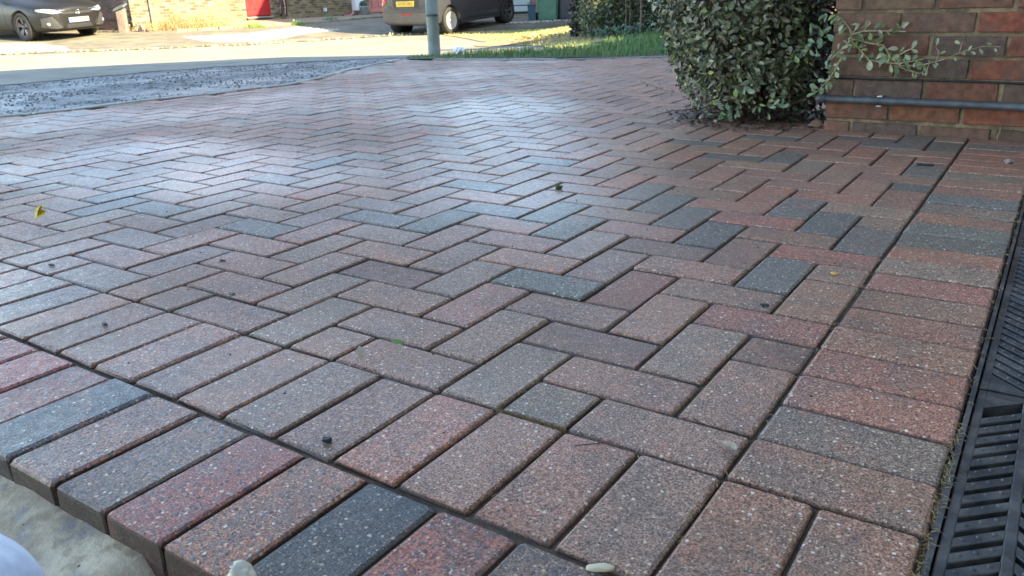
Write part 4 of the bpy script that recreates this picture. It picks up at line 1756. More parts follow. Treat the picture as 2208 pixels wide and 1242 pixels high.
# block house to the right, mostly hidden by hedge and bush
bh = empty('detached_house', 'brick house standing in the shade behind the hedge at the right', 'house', mat=Matrix.Translation(P(2.7, 16.8, 0)) @ Matrix.Rotation(math.atan2(RH.y, RH.x), 4, 'Z'))
b = bmesh.new()
box(b, 0, 9, 0, 8.2, -.3, 5.0)
box(b, .06, 9, 4.3, 14, 5.05, 8.1)  # tall rear wing, unseen, added to shade the facade opposite
box(b, .06, 9, 8.203, 14, -.3, 5.0)
box(b, .0, 9.1, 4.28, 14.1, 8.1, 8.25)
for x in (0, 9):
    pass
v = [b.verts.new(c) for c in ((0, 0, 5.0), (0, 8.2, 5.0), (0, 4.1, 8.15), (9, 0, 5.0), (9, 8.2, 5.0), (9, 4.1, 8.15))]
b.faces.new((v[0], v[1], v[2]))
b.faces.new((v[3], v[5], v[4]))
obj('wall', b, brickwork_mat('brown_brickwork', (.28, .15, .10), (.20, .11, .08), (.36, .31, .24)), bh)
b = bmesh.new()
for s in (0, 1):
    a = [(-.2, -.35, 4.83), (9.2, -.35, 4.83), (9.2, 4.1, 8.2), (-.2, 4.1, 8.2)]
    a = [(x, y if not s else 8.2 - y, z) for x, y, z in a]
    lo = [b.verts.new((x, y, z)) for x, y, z in a]
    hi = [b.verts.new((x, y, z + .12)) for x, y, z in a]
    b.faces.new(hi)
    b.faces.new(lo[::-1])
    for k in range(4):
        b.faces.new((lo[k], lo[(k + 1) % 4], hi[(k + 1) % 4], hi[k]))
bmesh.ops.recalc_face_normals(b, faces=b.faces[:])
obj('roof', b, bpy.data.materials['roof_tile'], bh)
for (x0, x1, z0, z1) in ((1, 2.6, .8, 2.1), (5, 7, .8, 2.1), (1, 2.6, 3.3, 4.4), (5, 7, 3.3, 4.4)):
    b = bmesh.new()
    for q in ((x0, x1, z0, z0 + .06), (x0, x1, z1 - .06, z1), (x0, x0 + .06, z0 + .06, z1 - .06), (x1 - .06, x1, z0 + .06, z1 - .06)):
        box(b, q[0], q[1], -.05, -.003, q[2], q[3])
    w_ = obj('window', b, M_white, bh)
    b = bmesh.new()
    box(b, x0 + .06, x1 - .06, -.03, -.004, z0 + .06, z1 - .06)
    obj('pane', b, M_glass, w_)

# our own house and garage, beside the drain (throws the shade over the driveway)
oh = empty('brick_house', 'brick house with garage standing beside the drain, out of view at the right', 'house', (.45, 0, 0))
b = bmesh.new()
box(b, 0, 8, -9, 6.75, -.1, 5.15)
box(b, 0, 6, 6.753, 8.2, -.1, 2.70)
box(b, 0, 6, 8.203, 14, -.1, 3.6)
obj('wall', b, brickwork_mat('red_brickwork', (.20, .075, .05), (.10, .07, .06), (.26, .20, .12)), oh)
b = bmesh.new()
box(b, -.12, 8.2, -9.2, 6.9, 5.153, 5.3)
box(b, -.12, 6.2, 6.904, 8.2, 2.70, 2.80)
box(b, -.12, 6.2, 8.204, 14.2, 3.60, 3.72)
v = [b.verts.new(c) for c in ((-.12, -9.2, 5.3), (8.2, -9.2, 5.3), (8.2, 6.9, 5.3), (-.12, 6.9, 5.3), (4, -6, 7.4), (4, 4, 7.4))]
for f in ((0, 3, 5, 4), (1, 4, 5, 2), (0, 4, 1), (3, 2, 5)):
    b.faces.new([v[i] for i in f])
obj('roof', b, bpy.data.materials['roof_tile'], oh)
b = bmesh.new()
for k in range(7):
    bbox(b, -.03, -.002, -.35, 2.0, .03 + k * .30, .322 + k * .30, .006)
obj('garage_door', b, simple('garage_door_white', (.55, .55, .53), .5), oh)

# ------------------------------------------------------------------ bins
def wheelie(name, label, lat, D, mat, w=.50, h=1.07, rot=0.0, group=None):
    t = empty(name, label, 'bin', mat=Matrix.Translation(G(lat, D)) @ Matrix.Rotation(math.atan2(RH.y, RH.x) + rot, 4, 'Z'), group=group)
    b = bmesh.new()
    rings = []
    for z, s, yy in ((.02, .88, .0), (.10, .90, 0), (h * .5, .97, .01), (h * .88, 1.0, .02), (h * .885, 1.06, .02), (h * .93, 1.06, .02)):
        a, c = w / 2 * s, w * .58 * s
        ch = .06 * s
        rings.append([b.verts.new((x, y + yy, z)) for x, y in ((a - ch, c), (a, c - ch), (a, -c + ch), (a - ch, -c), (-a + ch, -c), (-a, -c + ch), (-a, c - ch), (-a + ch, c))])
    for i in range(len(rings) - 1):
        for k in range(8):
            b.faces.new((rings[i][k], rings[i + 1][k], rings[i + 1][(k + 1) % 8], rings[i][(k + 1) % 8]))
    b.faces.new(rings[0])
    bmesh.ops.recalc_face_normals(b, faces=b.faces[:])
    obj('body', b, mat, t)
    b = bmesh.new()
    bbox(b, -w * .54, w * .54, -w * .64, w * .66, h * .935, h, .03)
    obj('lid', b, mat, t)
    for s in (-1, 1):
        b = bmesh.new()
        lathe(b, [(0, -.02), (.09, -.025), (.10, -.01), (.10, .01), (.09, .025), (0, .02)], 16, 0, Matrix.Translation((s * (w / 2 + .0), w * .55, .10)) @ Matrix.Rotation(R(90), 4, 'Y'))
        obj('wheel', b, M_dark, t)
    return t


wheelie('wheelie_bin', 'tall sage green wheelie bin behind the verge', 1.12, 21.75, simple('green_bin', (.085, .20, .13), .45, nscale=6, namt=.12), .54, group=None)
wheelie('wheelie_bin', 'tall charcoal wheelie bin standing between the green bin and the brown fence', 1.62, 21.9, simple('charcoal_bin', (.075, .072, .085), .4, nscale=6, namt=.12), .50)
cb = empty('food_caddy', 'small dark teal food caddy beside the tall green wheelie bin', 'bin', mat=Matrix.Translation(G(.72, 21.95)) @ Matrix.Rotation(math.atan2(RH.y, RH.x), 4, 'Z'))
M_teal = simple('teal_plastic', (.035, .10, .13), .45)
b = bmesh.new()
for (z0, z1, s) in ((0, .34, .09),):
    v0 = [b.verts.new((x * .085, y * .10, 0)) for x, y in ((1, 1), (-1, 1), (-1, -1), (1, -1))]
    v1 = [b.verts.new((x * .105, y * .125, .34)) for x, y in ((1, 1), (-1, 1), (-1, -1), (1, -1))]
    for k in range(4):
        b.faces.new((v0[k], v0[(k + 1) % 4], v1[(k + 1) % 4], v1[k]))
    b.faces.new(v0)
    bmesh.ops.recalc_face_normals(b, faces=b.faces[:])
obj('body', b, M_teal, cb)
b = bmesh.new()
bbox(b, -.115, .115, -.135, .135, .342, .40, .02)
obj('lid', b, M_teal, cb)
b = bmesh.new()
tube(b, [(-.11, 0, .36), (-.10, -.05, .43), (.10, -.05, .43), (.11, 0, .36)], .008, 6)
obj('handle', b, M_dark, cb)
# brown fence
fn = empty('timber_fence', 'brown timber board fence right of the charcoal bin', 'fence', mat=Matrix.Translation(G(1.9, 21.7)) @ Matrix.Rotation(math.atan2(RH.y, RH.x), 4, 'Z'))
M_fence = colored('fence_board', .9, var=.25, nscale=9, bumps=.5, bscale=50)
b0 = bmesh.new()
bbox(b0, 0, .118, 0, .018, -.05, 1.75, .003)
me = bpy.data.meshes.new('board')
b0.to_mesh(me)
b0.free()
me.materials.append(M_fence)
for k in range(9):
    inst('board', me, fn, Matrix.Translation((k * .122, random.uniform(0, .008), 0)), (*jc((.21, .115, .08), .12), 1))
b = bmesh.new()
for z in (.3, 1.45):
    box(b, 0, 1.1, .028, .08, z, z + .06)
obj('rail', b, simple('fence_rail', (.18, .11, .08), .9), fn)

# ------------------------------------------------------------------ hedge
random.seed(77)
hg = empty('hedge', 'dark twiggy hedge with bare brown stems rising from the grass bank', 'hedge', G(3.0, 12.0))
HB = hg.location.copy()
mm = Mass()
GD = [(.05, .075, .03), (.09, .12, .045), (.15, .165, .08), (.06, .055, .035), (.045, .06, .03), (.11, .15, .06)]
for k in range(60000):
    a = .95 + 3.4 * rnd() ** 2.0
    b_ = 11.2 + random.uniform(-.45, 1.0) 
    z = 1.5 * rnd() ** 1.25 + .02
    # ragged left edge and thin foot
    if a < 1.02 + .12 * noise.noise(Vector((z * 6, 3, 0))) + .10 * rnd():
        continue
    if z < .12 and rnd() < .3:
        continue
    if noise.noise(Vector((a * 5, b_ * 5, z * 5))) < -.18 - .25 * rnd():
        continue
    p = G(a, b_, z) - HB
    mm.quad(orient(p, Vector((random.gauss(0, 1), random.gauss(-.6, 1), random.gauss(.5, .8))), Vector((random.gauss(0, 1), random.gauss(0, 1), random.gauss(0, 1))), 0, random.uniform(.03, .065)), jc(random.choice(GD), .3))
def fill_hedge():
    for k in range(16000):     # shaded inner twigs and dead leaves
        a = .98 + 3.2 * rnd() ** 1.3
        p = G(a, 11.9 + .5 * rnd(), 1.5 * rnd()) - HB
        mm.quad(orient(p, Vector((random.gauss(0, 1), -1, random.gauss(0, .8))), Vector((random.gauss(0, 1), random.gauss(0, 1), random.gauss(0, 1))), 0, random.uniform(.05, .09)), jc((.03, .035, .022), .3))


bm = bmesh.new()
for k in range(260):
    a = 1.12 + 3.1 * rnd()
    b_ = 11.1 + random.uniform(-.35, .6)
    p = G(a, b_, 0) - HB
    h = random.uniform(.15, .8)
    q = p + Vector((random.gauss(0, .10), random.gauss(0, .10), h * .55))
    r = q + Vector((random.gauss(0, .14), random.gauss(0, .14), h * .45))
    tube(bm, [p, q, r], [.006, .004, .002], 3, cap=False)
o = obj('twigs', bm, simple('grey_twig', (.11, .095, .085), .9, nscale=20, namt=.4), hg)
o['kind'] = 'stuff'
for (a, rr) in ((1.72, .016), (1.53, .006), (1.58, .005)):
    b = bmesh.new()
    p = G(a, 10.70, -.02) - HB
    tube(b, [p, p + Vector((.01, .0, .25)), p + Vector((-.01, .02, .6)), p + Vector((.03, .02, 1.3))], [rr, rr * .9, rr * .8, rr * .5], 8)
    obj('stem', b, simple('hedge_stem', (.17, .115, .085), .9, nscale=30, namt=.3) if 'hedge_stem' not in bpy.data.materials else bpy.data.materials['hedge_stem'], hg)
# ivy-like leaves at the hedge foot
gm = Mass()
for k in range(700):
    a = random.uniform(1.1, 3.0)
    b_ = 10.6 + random.gauss(0, .15)
    gm.leaf(orient(G(a, b_, random.uniform(.02, .14)), Vector((random.gauss(0, .5), random.gauss(-.6, .5), 1)), Vector((random.gauss(0, 1), random.gauss(0, 1), .4)), 0, random.uniform(.03, .055)), jc(random.choice([(.05, .11, .06), (.08, .14, .08), (.04, .08, .04)]), .25), k % 3)
fill_hedge()
mm.build('foliage', M_leafs, hg)
tag(gm.build('ground_ivy', M_leafs), 'broad-leaved green creepers at the foot of the dark hedge', 'creeper')

# ------------------------------------------------------------------ lamp post
lp = empty('lamp_post', 'grey-green steel lamp post standing in the end of the grass bank', 'lamp post', G(-.72, 8.55))
b = bmesh.new()
tube(b, [(0, 0, -.15), (0, 0, .36), (0, 0, .385)], .0625, 24)
obj('base_section', b, M_post, lp)
b = bmesh.new()
tube(b, [(0, 0, .385), (0, 0, .392)], .0585, 24)
obj('joint_ring', b, M_dark, lp)
b = bmesh.new()
tube(b, [(0, 0, .392), (0, 0, 1.2), (0, 0, 1.25), (0, 0, 1.35), (0, 0, 5.0)], [.0625, .0625, .061, .04, .035], 24)
obj('pole', b, M_post, lp)
b = bmesh.new()
tube(b, [(0, 0, 4.98), (-.2, .1, 5.1), (-.5, .3, 5.15)], .025, 10)
bbox(b, -.9, -.45, .2, .42, 5.11, 5.2, .02)
obj('lantern', b, M_post, lp)

# crumpled white wrapper in the grass
b = bmesh.new()
t = bmesh.new()
bmesh.ops.create_icosphere(t, subdivisions=3, radius=1)
for v in t.verts:
    k = 1 + .6 * noise.noise(v.co * 2.4) + .3 * noise.noise(v.co * 6)
    v.co = Vector((v.co.x * .06 * k, v.co.y * .035 * k, v.co.z * .028 * k))
merge(b, t)
o = obj('crumpled_wrapper', b, simple('white_film', (.72, .72, .74), .35))
o.location = G(-.42, 7.6, .05)
tag(o, 'crumpled white wrapper caught in the grass beside the lamp post', 'litter')

# ------------------------------------------------------------------ cars
def loft_car(stations, mats):
    """stations: (x, list of (y,z) from the bottom centre to the top centre); mirrored"""
    bm = bmesh.new()
    n = len(stations[0][1])
    rows = []
    for x, sec in stations:
        right = [bm.verts.new((x + (p[2] if len(p) > 2 else 0), p[0], p[1])) for p in sec]
        left = [None] * n
        for i, p in enumerate(sec):
            left[i] = right[i] if abs(p[0]) < 1e-6 else bm.verts.new((x + (p[2] if len(p) > 2 else 0), -p[0], p[1]))
        rows.append(right + left[::-1][1:-1] if abs(sec[0][0]) < 1e-6 and abs(sec[-1][0]) < 1e-6 else right + left[::-1])
    m_ = len(rows[0])
    for a, b in zip(rows, rows[1:]):
        for k in range(m_):
            f = bm.faces.new((a[k], a[(k + 1) % m_], b[(k + 1) % m_], b[k]))
            f.smooth = True
    for r in (rows[0], rows[-1]):
        bm.faces.new(r)
    bmesh.ops.recalc_face_normals(bm, faces=bm.faces[:])
    return bm


def subdiv(o, lv=2):
    md = o.modifiers.new('s', 'SUBSURF')
    md.levels = lv
    md.render_levels = lv
    dg = bpy.context.evaluated_depsgraph_get()
    me = bpy.data.meshes.new_from_object(o.evaluated_get(dg))
    o.modifiers.clear()
    o.data = me


def cut(o, cutters):
    for c in cutters:
        c.parent = o.parent
        md = o.modifiers.new('b', 'BOOLEAN')
        md.operation = 'DIFFERENCE'
        md.object = c
        md.solver = 'EXACT'
    dg = bpy.context.evaluated_depsgraph_get()
    me = bpy.data.meshes.new_from_object(o.evaluated_get(dg))
    o.modifiers.clear()
    o.data = me
    for c in cutters:
        bpy.data.objects.remove(c, do_unlink=True)


def cyl_cutter(x, y0, y1, z, r):
    b = bmesh.new()
    lathe(b, [(0, y0), (r, y0), (r, y1), (0, y1)], 32, 0, Matrix.Translation((x, 0, z)) @ Matrix.Rotation(R(-90), 4, 'X'))
    bmesh.ops.remove_doubles(b, verts=b.verts[:], dist=1e-5)
    bmesh.ops.recalc_face_normals(b, faces=b.faces[:])
    return obj('cutter', b)


def patch(body, name, poly, mat, parent, axis='x+', off=.006, depth=.02, step=.05):
    """panel following the body surface; poly in (y,z) for x axes or (x,z) for y axes"""
    bvh = body['_bvh']
    bm = bmesh.new()
    vs = [bm.verts.new((a, b, 0)) for a, b in poly]
    bm.faces.new(vs)
    for ax in (0, 1):
        lo = min(p[ax] for p in poly)
        hi = max(p[ax] for p in poly)
        x = lo + step
        while x < hi - .005:
            no = (1, 0, 0) if ax == 0 else (0, 1, 0)
            co = (x, 0, 0) if ax == 0 else (0, x, 0)
            bmesh.ops.bisect_plane(bm, geom=bm.verts[:] + bm.edges[:] + bm.faces[:], plane_co=co, plane_no=no)
            x += step
    s = 1 if axis[1] == '+' else -1
    for v in bm.verts:
        a, b = v.co.x, v.co.y
        if axis[0] == 'x':
            hit = bvh.ray_cast(Vector((6 * s, a, b)), Vector((-s, 0, 0)))
            x = hit[0].x if hit[0] else 0
            v.co = Vector((x + s * off, a, b))
        else:
            hit = bvh.ray_cast(Vector((a, 3 * s, b)), Vector((0, -s, 0)))
            y = hit[0].y if hit[0] else s * .8
            v.co = Vector((a, y + s * off, b))
    bmesh.ops.recalc_face_normals(bm, faces=bm.faces[:])
    r = bmesh.ops.extrude_face_region(bm, geom=bm.faces[:])
    d = Vector((-s * depth, 0, 0)) if axis[0] == 'x' else Vector((0, -s * depth, 0))
    for v in [g for g in r['geom'] if isinstance(g, bmesh.types.BMVert)]:
        v.co += d
    bmesh.ops.recalc_face_normals(bm, faces=bm.faces[:])
    return obj(name, bm, mat, parent)


class Body:
    def __init__(self, o):
        self.o = o
        self.bvh = BVHTree.FromObject(o, bpy.context.evaluated_depsgraph_get())

    def __getitem__(self, k):
        return self.bvh


def text_mesh(s, size, mat, parent, mw, name='lettering'):
    cu = bpy.data.curves.new('t', 'FONT')
    cu.body = s
    cu.size = size
    cu.align_x = 'CENTER'
    cu.align_y = 'CENTER'
    cu.extrude = .001
    cu.offset = .002
    t = bpy.data.objects.new('t', cu)
    link(t)
    dg = bpy.context.evaluated_depsgraph_get()
    me = bpy.data.meshes.new_from_object(t.evaluated_get(dg))
    bpy.data.objects.remove(t, do_unlink=True)
    me.materials.clear()
    me.materials.append(mat)
    return inst(name, me, parent, mw)


def wheel(parent, x, y, r, side, rimmat, nsp=5, rimr=.68, twin=True):
    """axis along y; side=+1 outer face at +y"""
    mt = Matrix.Translation((x, y, r)) @ Matrix.Rotation(R(-90) * side, 4, 'X')
    w = r * .34
    b = bmesh.new()
    lathe(b, [(r * rimr, -w), (r * .93, -w), (r, -w * .7), (r, w * .7), (r * .95, w * .95), (r * .86, w * 1.02), (r * rimr, w * .92), (r * rimr, -w)], 36, 0, mt)
    t = obj('tyre', b, M_rub, None)
    wo_ = bpy.data.objects.new('wheel', None)
    link(wo_, parent)
    t.parent = wo_
    b = bmesh.new()
    lathe(b, [(0, -.02), (r * .6, -.02), (r * rimr, -w * .5), (r * rimr * 1.0, w * .85), (r * rimr * .94, w * .88), (r * rimr * .92, w * .4)], 36, 0, mt)
    obj('rim_well', b, M_dark, wo_)
    b = bmesh.new()
    lathe(b, [(r * rimr * .90, w * .62), (r * rimr * .90, w * .86), (r * rimr * 1.01, w * .96), (r * rimr * 1.01, w * .7)], 36, 0, mt)
    lathe(b, [(0, w * .72), (r * .13, w * .72), (r * .16, w * .5), (r * .16, 0)], 16, 0, mt)
    for k in range(nsp):
        a0 = 2 * math.pi * k / nsp + .3
        for dv in ((-.16, .16) if twin else (0,)):
            a = a0 + dv
            mm_ = mt @ Matrix.Rotation(a, 4, 'Z')
            hw = .018 * r / .3 if twin else .05 * r / .3
            vs = [(.06 * r / .3, -hw, w * .40), (r * rimr * .95, -hw * 1.3, w * .62), (r * rimr * .95, hw * 1.3, w * .62), (.06 * r / .3, hw, w * .40)]
            lo = [b.verts.new(mm_ @ Vector((p[0], p[1], p[2] - .02))) for p in vs]
            hi = [b.verts.new(mm_ @ Vector((p[0], p[1], p[2] + .02))) for p in vs]
            b.faces.new(hi)
            b.faces.new(lo[::-1])
            for q in range(4):
                b.faces.new((lo[q], lo[(q + 1) % 4], hi[(q + 1) % 4], hi[q]))
    bmesh.ops.recalc_face_normals(b, faces=b.faces[:])
    obj('rim', b, rimmat, wo_)
    return wo_


def sec(w, zb, zs, zbelt, wc, zc, wt, zt, tuck=.93):
    """bottom centre -> sill -> side -> belt -> cabin -> roof centre"""
    return [(0, zb), (w * .55, zb), (w * .90, zb + .01), (w * .985, zb + .09), (w, zs), (w * .99, (zs + zbelt) / 2 + .03), (w * .965, zbelt), (wc, zc), (wt, zt), (wt * .6, zt + .02), (0, zt + .03)]


# --- grey saloon/hatch at the left, nose towards us (x forward, front axle at 0)
paint1 = simple('grey_metallic', (.010, .009, .0075), .42, metal=.0, coat=.12, spec=.35, nscale=400, namt=.06)
p0 = G(-11.38, 20.32)
hd = (RH * .86 - FH * .51).normalized()
# axle origin: right front wheel contact p0, centre is to the car's left
leftv = Vector((0, 0, 1)).cross(hd).normalized()
pl = p0 + leftv * 1.55
pl.z = T(*LD(pl.x, pl.y))
lv = (pl - p0).normalized()
up = hd.cross(lv).normalized()
CM = Matrix((hd, lv, up)).transposed().to_4x4()
CM.translation = p0 + lv * .775
car1 = empty('parked_car', 'dark grey hatchback parked nose-out on the left in front of the house', 'car', mat=CM)
st = [
    (.905, sec(.40, .24, .40, .56, .36, .60, .22, .63)),
    (.88, sec(.56, .20, .42, .62, .48, .665, .30, .69)),
    (.80, sec(.72, .18, .45, .67, .60, .715, .38, .745)),
    (.66, sec(.825, .17, .47, .71, .68, .765, .44, .80)),
    (.45, sec(.875, .17, .48, .75, .72, .81, .48, .855)),
    (.10, sec(.90, .17, .49, .80, .74, .87, .5, .92)),
    (-.35, sec(.90, .17, .50, .85, .76, .925, .52, .985)),
    (-.62, sec(.90, .17, .50, .88, .76, .97, .55, 1.05)),
    (-1.05, sec(.90, .17, .50, .90, .74, 1.08, .56, 1.27)),
    (-1.6, sec(.90, .17, .50, .91, .72, 1.16, .56, 1.39)),
    (-2.3, sec(.90, .17, .50, .92, .70, 1.16, .55, 1.40)),
    (-2.9, sec(.89, .17, .50, .94, .68, 1.14, .52, 1.33)),
    (-3.35, sec(.86, .20, .50, .94, .66, 1.04, .48, 1.12)),
    (-3.60, sec(.76, .26, .50, .90, .60, .98, .42, 1.0)),
    (-3.64, sec(.60, .34, .50, .82, .50, .90, .35, .93))]
b = loft_car(st, None)
body1 = obj('body', b, paint1, car1)
subdiv(body1, 2)
B1 = Body(body1)
for s in (1, -1):
    tag_ = None
    # headlights sweep back round the corner
    patch(B1, 'headlight', [(s * .36, .600), (s * .60, .585), (s * .80, .640), (s * .845, .70), (s * .70, .705), (s * .50, .670)], M_lamp, car1, 'x+', .008, .03, .04)
    h = patch(B1, 'side_intake', [(s * .44, .36), (s * .62, .545), (s * .80, .50), (s * .80, .30), (s * .56, .245), (s * .40, .27)], M_grille, car1, 'x+', .007, .02, .04)
    for q in range(5):
        z = .30 + q * .045
        patch(B1, 'mesh_bar', [(s * .46, z), (s * .76, z + .006), (s * .76, z + .014), (s * .46, z + .008)], M_dark, h, 'x+', .012, .008, .06)
    fr = patch(B1, 'intake_surround', [(s * .38, .255), (s * .60, .56), (s * .82, .52), (s * .82, .50), (s * .61, .535), (s * .415, .265)], paint1, car1, 'x+', .016, .02, .05)
    mt = None
    hit = B1.bvh.ray_cast(Vector((6, s * .70, .36)), Vector((-1, 0, 0)))[0]
    b = bmesh.new()
    lathe(b, [(0, .022), (.035, .018), (.045, .0), (.045, -.03)], 18, 0, Matrix.Translation(hit) @ Matrix.Rotation(R(90), 4, 'Y') @ Matrix.Rotation(R(s * -25), 4, 'X'))
    obj('fog_lamp', b, M_lamp, car1)
gu = patch(B1, 'upper_grille', [(-.36, .555), (.36, .555), (.40, .63), (-.40, .63)], M_dark, car1, 'x+', .006, .02, .05)
patch(B1, 'chrome_bar', [(-.60, .668), (-.34, .648), (.34, .648), (.60, .668), (.58, .652), (.33, .628), (-.33, .628), (-.58, .652)], paint1, car1, 'x+', .022, .02, .05)
patch(B1, 'chrome_line', [(-.58, .669), (-.34, .653), (.34, .653), (.58, .669), (.57, .662), (.33, .646), (-.33, .646), (-.57, .662)], M_chrome, car1, 'x+', .026, .006, .05)
patch(B1, 'lower_grille', [(-.34, .24), (.34, .24), (.30, .34), (-.30, .34)], M_dark, car1, 'x+', .006, .02, .05)
patch(B1, 'front_splitter', [(-.80, .185), (-.4, .175), (.4, .175), (.80, .185), (.80, .222), (.4, .212), (-.4, .212), (-.80, .222)], paint1, car1, 'x+', .03, .05, .06)
# emblem: rounded frame with a letter H
hx = B1.bvh.ray_cast(Vector((6, 0, .59)), Vector((-1, 0, 0)))[0].x
b = bmesh.new()
fr = [(-.052, .634), (.052, .634), (.040, .546), (-.040, .546)]
for i in range(4):
    a, c = fr[i], fr[(i + 1) % 4]
    tube(b, [(hx + .022, a[0], a[1]), (hx + .022, c[0], c[1])], .0065, 6)
for s in (-1, 1):
    tube(b, [(hx + .024, s * .034, .625), (hx + .024, s * .018, .59), (hx + .024, s * .026, .553)], .008, 6)
tube(b, [(hx + .024, -.02, .59), (hx + .024, .02, .59)], .007, 6)
obj('emblem', b, M_chrome, car1)
# number plate with blue strip
px = hx + .028
pz = .42
pxx = B1.bvh.ray_cast(Vector((6, 0, pz)), Vector((-1, 0, 0)))[0].x + .022
b = bmesh.new()
bbox(b, pxx - .012, pxx, -.26, .26, pz - .056, pz + .056, .003)
pl_ = obj('number_plate', b, simple('plate_white', (.22, .225, .225), .35), car1)
b = bmesh.new()
box(b, pxx + .0008, pxx + .002, -.255, -.21, pz - .052, pz + .052)
obj('blue_strip', b, simple('plate_blue', (.10, .22, .60), .4), pl_)
TM = Matrix.Translation((pxx + .0015, .145, pz)) @ Matrix(((0, 0, 1), (1, 0, 0), (0, 1, 0))).to_4x4()
text_mesh('VV', .095, M_dark, pl_, TM)
TM = Matrix.Translation((pxx + .0015, -.06, pz)) @ Matrix(((0, 0, 1), (1, 0, 0), (0, 1, 0))).to_4x4()
text_mesh('LF17', .085, simple('faint_ink', (.15, .155, .155), .5), pl_, TM)
cut(body1, [cyl_cutter(0, .62, 1.2, .335, .365), cyl_cutter(0, -1.2, -.62, .335, .365), cyl_cutter(-2.70, .62, 1.2, .335, .365), cyl_cutter(-2.70, -1.2, -.62, .335, .365)])
for x in (0, -2.70):
    for s in (1, -1):
        wheel(car1, x, s * .785, .325, s, M_alloy, 5)
        b = bmesh.new()
        lathe(b, [(0, 0), (.36, 0), (.36, .12 * s)], 32, 0, Matrix.Translation((x, s * .64, .335)) @ Matrix.Rotation(R(-90), 4, 'X'))
        obj('wheel_arch_liner', b, M_dark, car1)
for s in (1, -1):
    patch(B1, 'side_window', [(-.80, .93), (-1.25, 1.18), (-2.3, 1.28), (-2.95, 1.18), (-3.0, 1.0)], M_glass, car1, 'y+' if s > 0 else 'y-', .005, .015, .15)
    patch(B1, 'door_seam', [(-.62, .28), (-.612, .28), (-.612, .86), (-.62, .86)], M_dark, car1, 'y+' if s > 0 else 'y-', .003, .01, .1)
    patch(B1, 'door_seam', [(-1.70, .28), (-1.692, .28), (-1.692, .9), (-1.70, .9)], M_dark, car1, 'y+' if s > 0 else 'y-', .003, .01, .1)
    patch(B1, 'door_handle', [(-1.62, .80), (-1.42, .81), (-1.42, .83), (-1.62, .82)], paint1, car1, 'y+' if s > 0 else 'y-', .03, .03, .1)
    patch(B1, 'sill', [(-.48, .17), (-2.25, .17), (-2.25, .25), (-.48, .25)], M_dark, car1, 'y+' if s > 0 else 'y-', .012, .02, .2)
    b = bmesh.new()
    bbox(b, -.80, -.62, s * .90 if s > 0 else -1.06, s * .90 + .16 if s > 0 else -.90, .93, 1.07, .035)
    obj('door_mirror', b, M_dark, car1)
b = bmesh.new()
v = [b.verts.new(c) for c in ((-.70, .62, 1.03), (-.70, -.62, 1.03), (-1.42, -.50, 1.385), (-1.42, .50, 1.385))]
b.faces.new(v)
v2 = [b.verts.new(x.co + Vector((.03, 0, .05))) for x in v]
b.faces.new(v2[::-1])
for k in range(4):
    b.faces.new((v[k], v[(k + 1) % 4], v2[(k + 1) % 4], v2[k]))
obj('windscreen', b, M_glass, car1)

# --- small dark hatchback seen from behind (x forward; rear axle at 0)
paint2 = simple('dark_blue_grey_paint', (.035, .036, .042), .28, metal=.0, coat=1.0, nscale=400, namt=.05)
p0 = G(-1.25, 19.2)
fr_ = G(.06, 21.17)
hd = (fr_ - p0).normalized()
leftv = Vector((0, 0, 1)).cross(hd).normalized()
up = hd.cross(leftv).normalized()
CM = Matrix((hd, leftv, up)).transposed().to_4x4()
CM.translation = p0 + leftv * .71
car2 = empty('parked_car', 'small dark hatchback seen from behind with a yellow rear plate, beyond the lamp post', 'car', mat=CM)
st = [
    (-.585, sec(.66, .30, .45, .70, .60, .80, .50, .90)),
    (-.56, sec(.74, .24, .47, .78, .66, .92, .54, 1.10)),
    (-.47, sec(.79, .22, .50, .84, .70, 1.02, .56, 1.32)),
    (-.25, sec(.81, .21, .52, .88, .72, 1.10, .56, 1.42)),
    (.25, sec(.815, .20, .52, .90, .72, 1.14, .56, 1.45)),
    (1.0, sec(.815, .20, .50, .88, .73, 1.14, .58, 1.46)),
    (1.6, sec(.815, .20, .50, .86, .74, 1.08, .58, 1.36)),
    (2.05, sec(.815, .20, .50, .83, .72, .96, .55, 1.10)),
    (2.5, sec(.80, .20, .50, .78, .66, .85, .5, .90)),
    (2.80, sec(.72, .22, .48, .68, .55, .74, .4, .77)),
    (2.90, sec(.50, .28, .44, .58, .40, .62, .3, .64))]
b = loft_car(st, None)
body2 = obj('body', b, paint2, car2)
subdiv(body2, 2)
B2 = Body(body2)
patch(B2, 'rear_window', [(-.52, 1.02), (.52, 1.02), (.46, 1.28), (-.46, 1.28)], M_glass, car2, 'x-', .006, .02, .08)
# tailgate recess edge: shallow dark curve
patch(B2, 'tailgate_seam', [(-.56, .66), (-.42, .60), (-.2, .575), (.2, .575), (.42, .60), (.56, .66), (.56, .674), (.42, .615), (.2, .59), (-.2, .59), (-.42, .615), (-.56, .674)], M_dark, car2, 'x-', .004, .01, .05)
patch(B2, 'rear_bumper', [(-.70, .27), (-.4, .255), (.4, .255), (.70, .27), (.71, .40), (.70, .50), (-.70, .50), (-.71, .40)], simple('brown_bumper', (.11, .09, .07), .55, nscale=5, namt=.15), car2, 'x-', .006, .02, .06)  # brown shade and reflection put into the bumper colour
patch(B2, 'bumper_lip', [(-.58, .235), (.58, .235), (.60, .27), (-.60, .27)], M_dark, car2, 'x-', .010, .02, .08)
patch(B2, 'rear_fog_lamp', [(-.13, .455), (.13, .455), (.15, .475), (.13, .492), (-.13, .492), (-.15, .475)], M_redl, car2, 'x-', .016, .02, .05)
patch(B2, 'plate_recess', [(-.36, .62), (.36, .62), (.38, .80), (-.38, .80)], M_dark, car2, 'x-', .003, .01, .06)
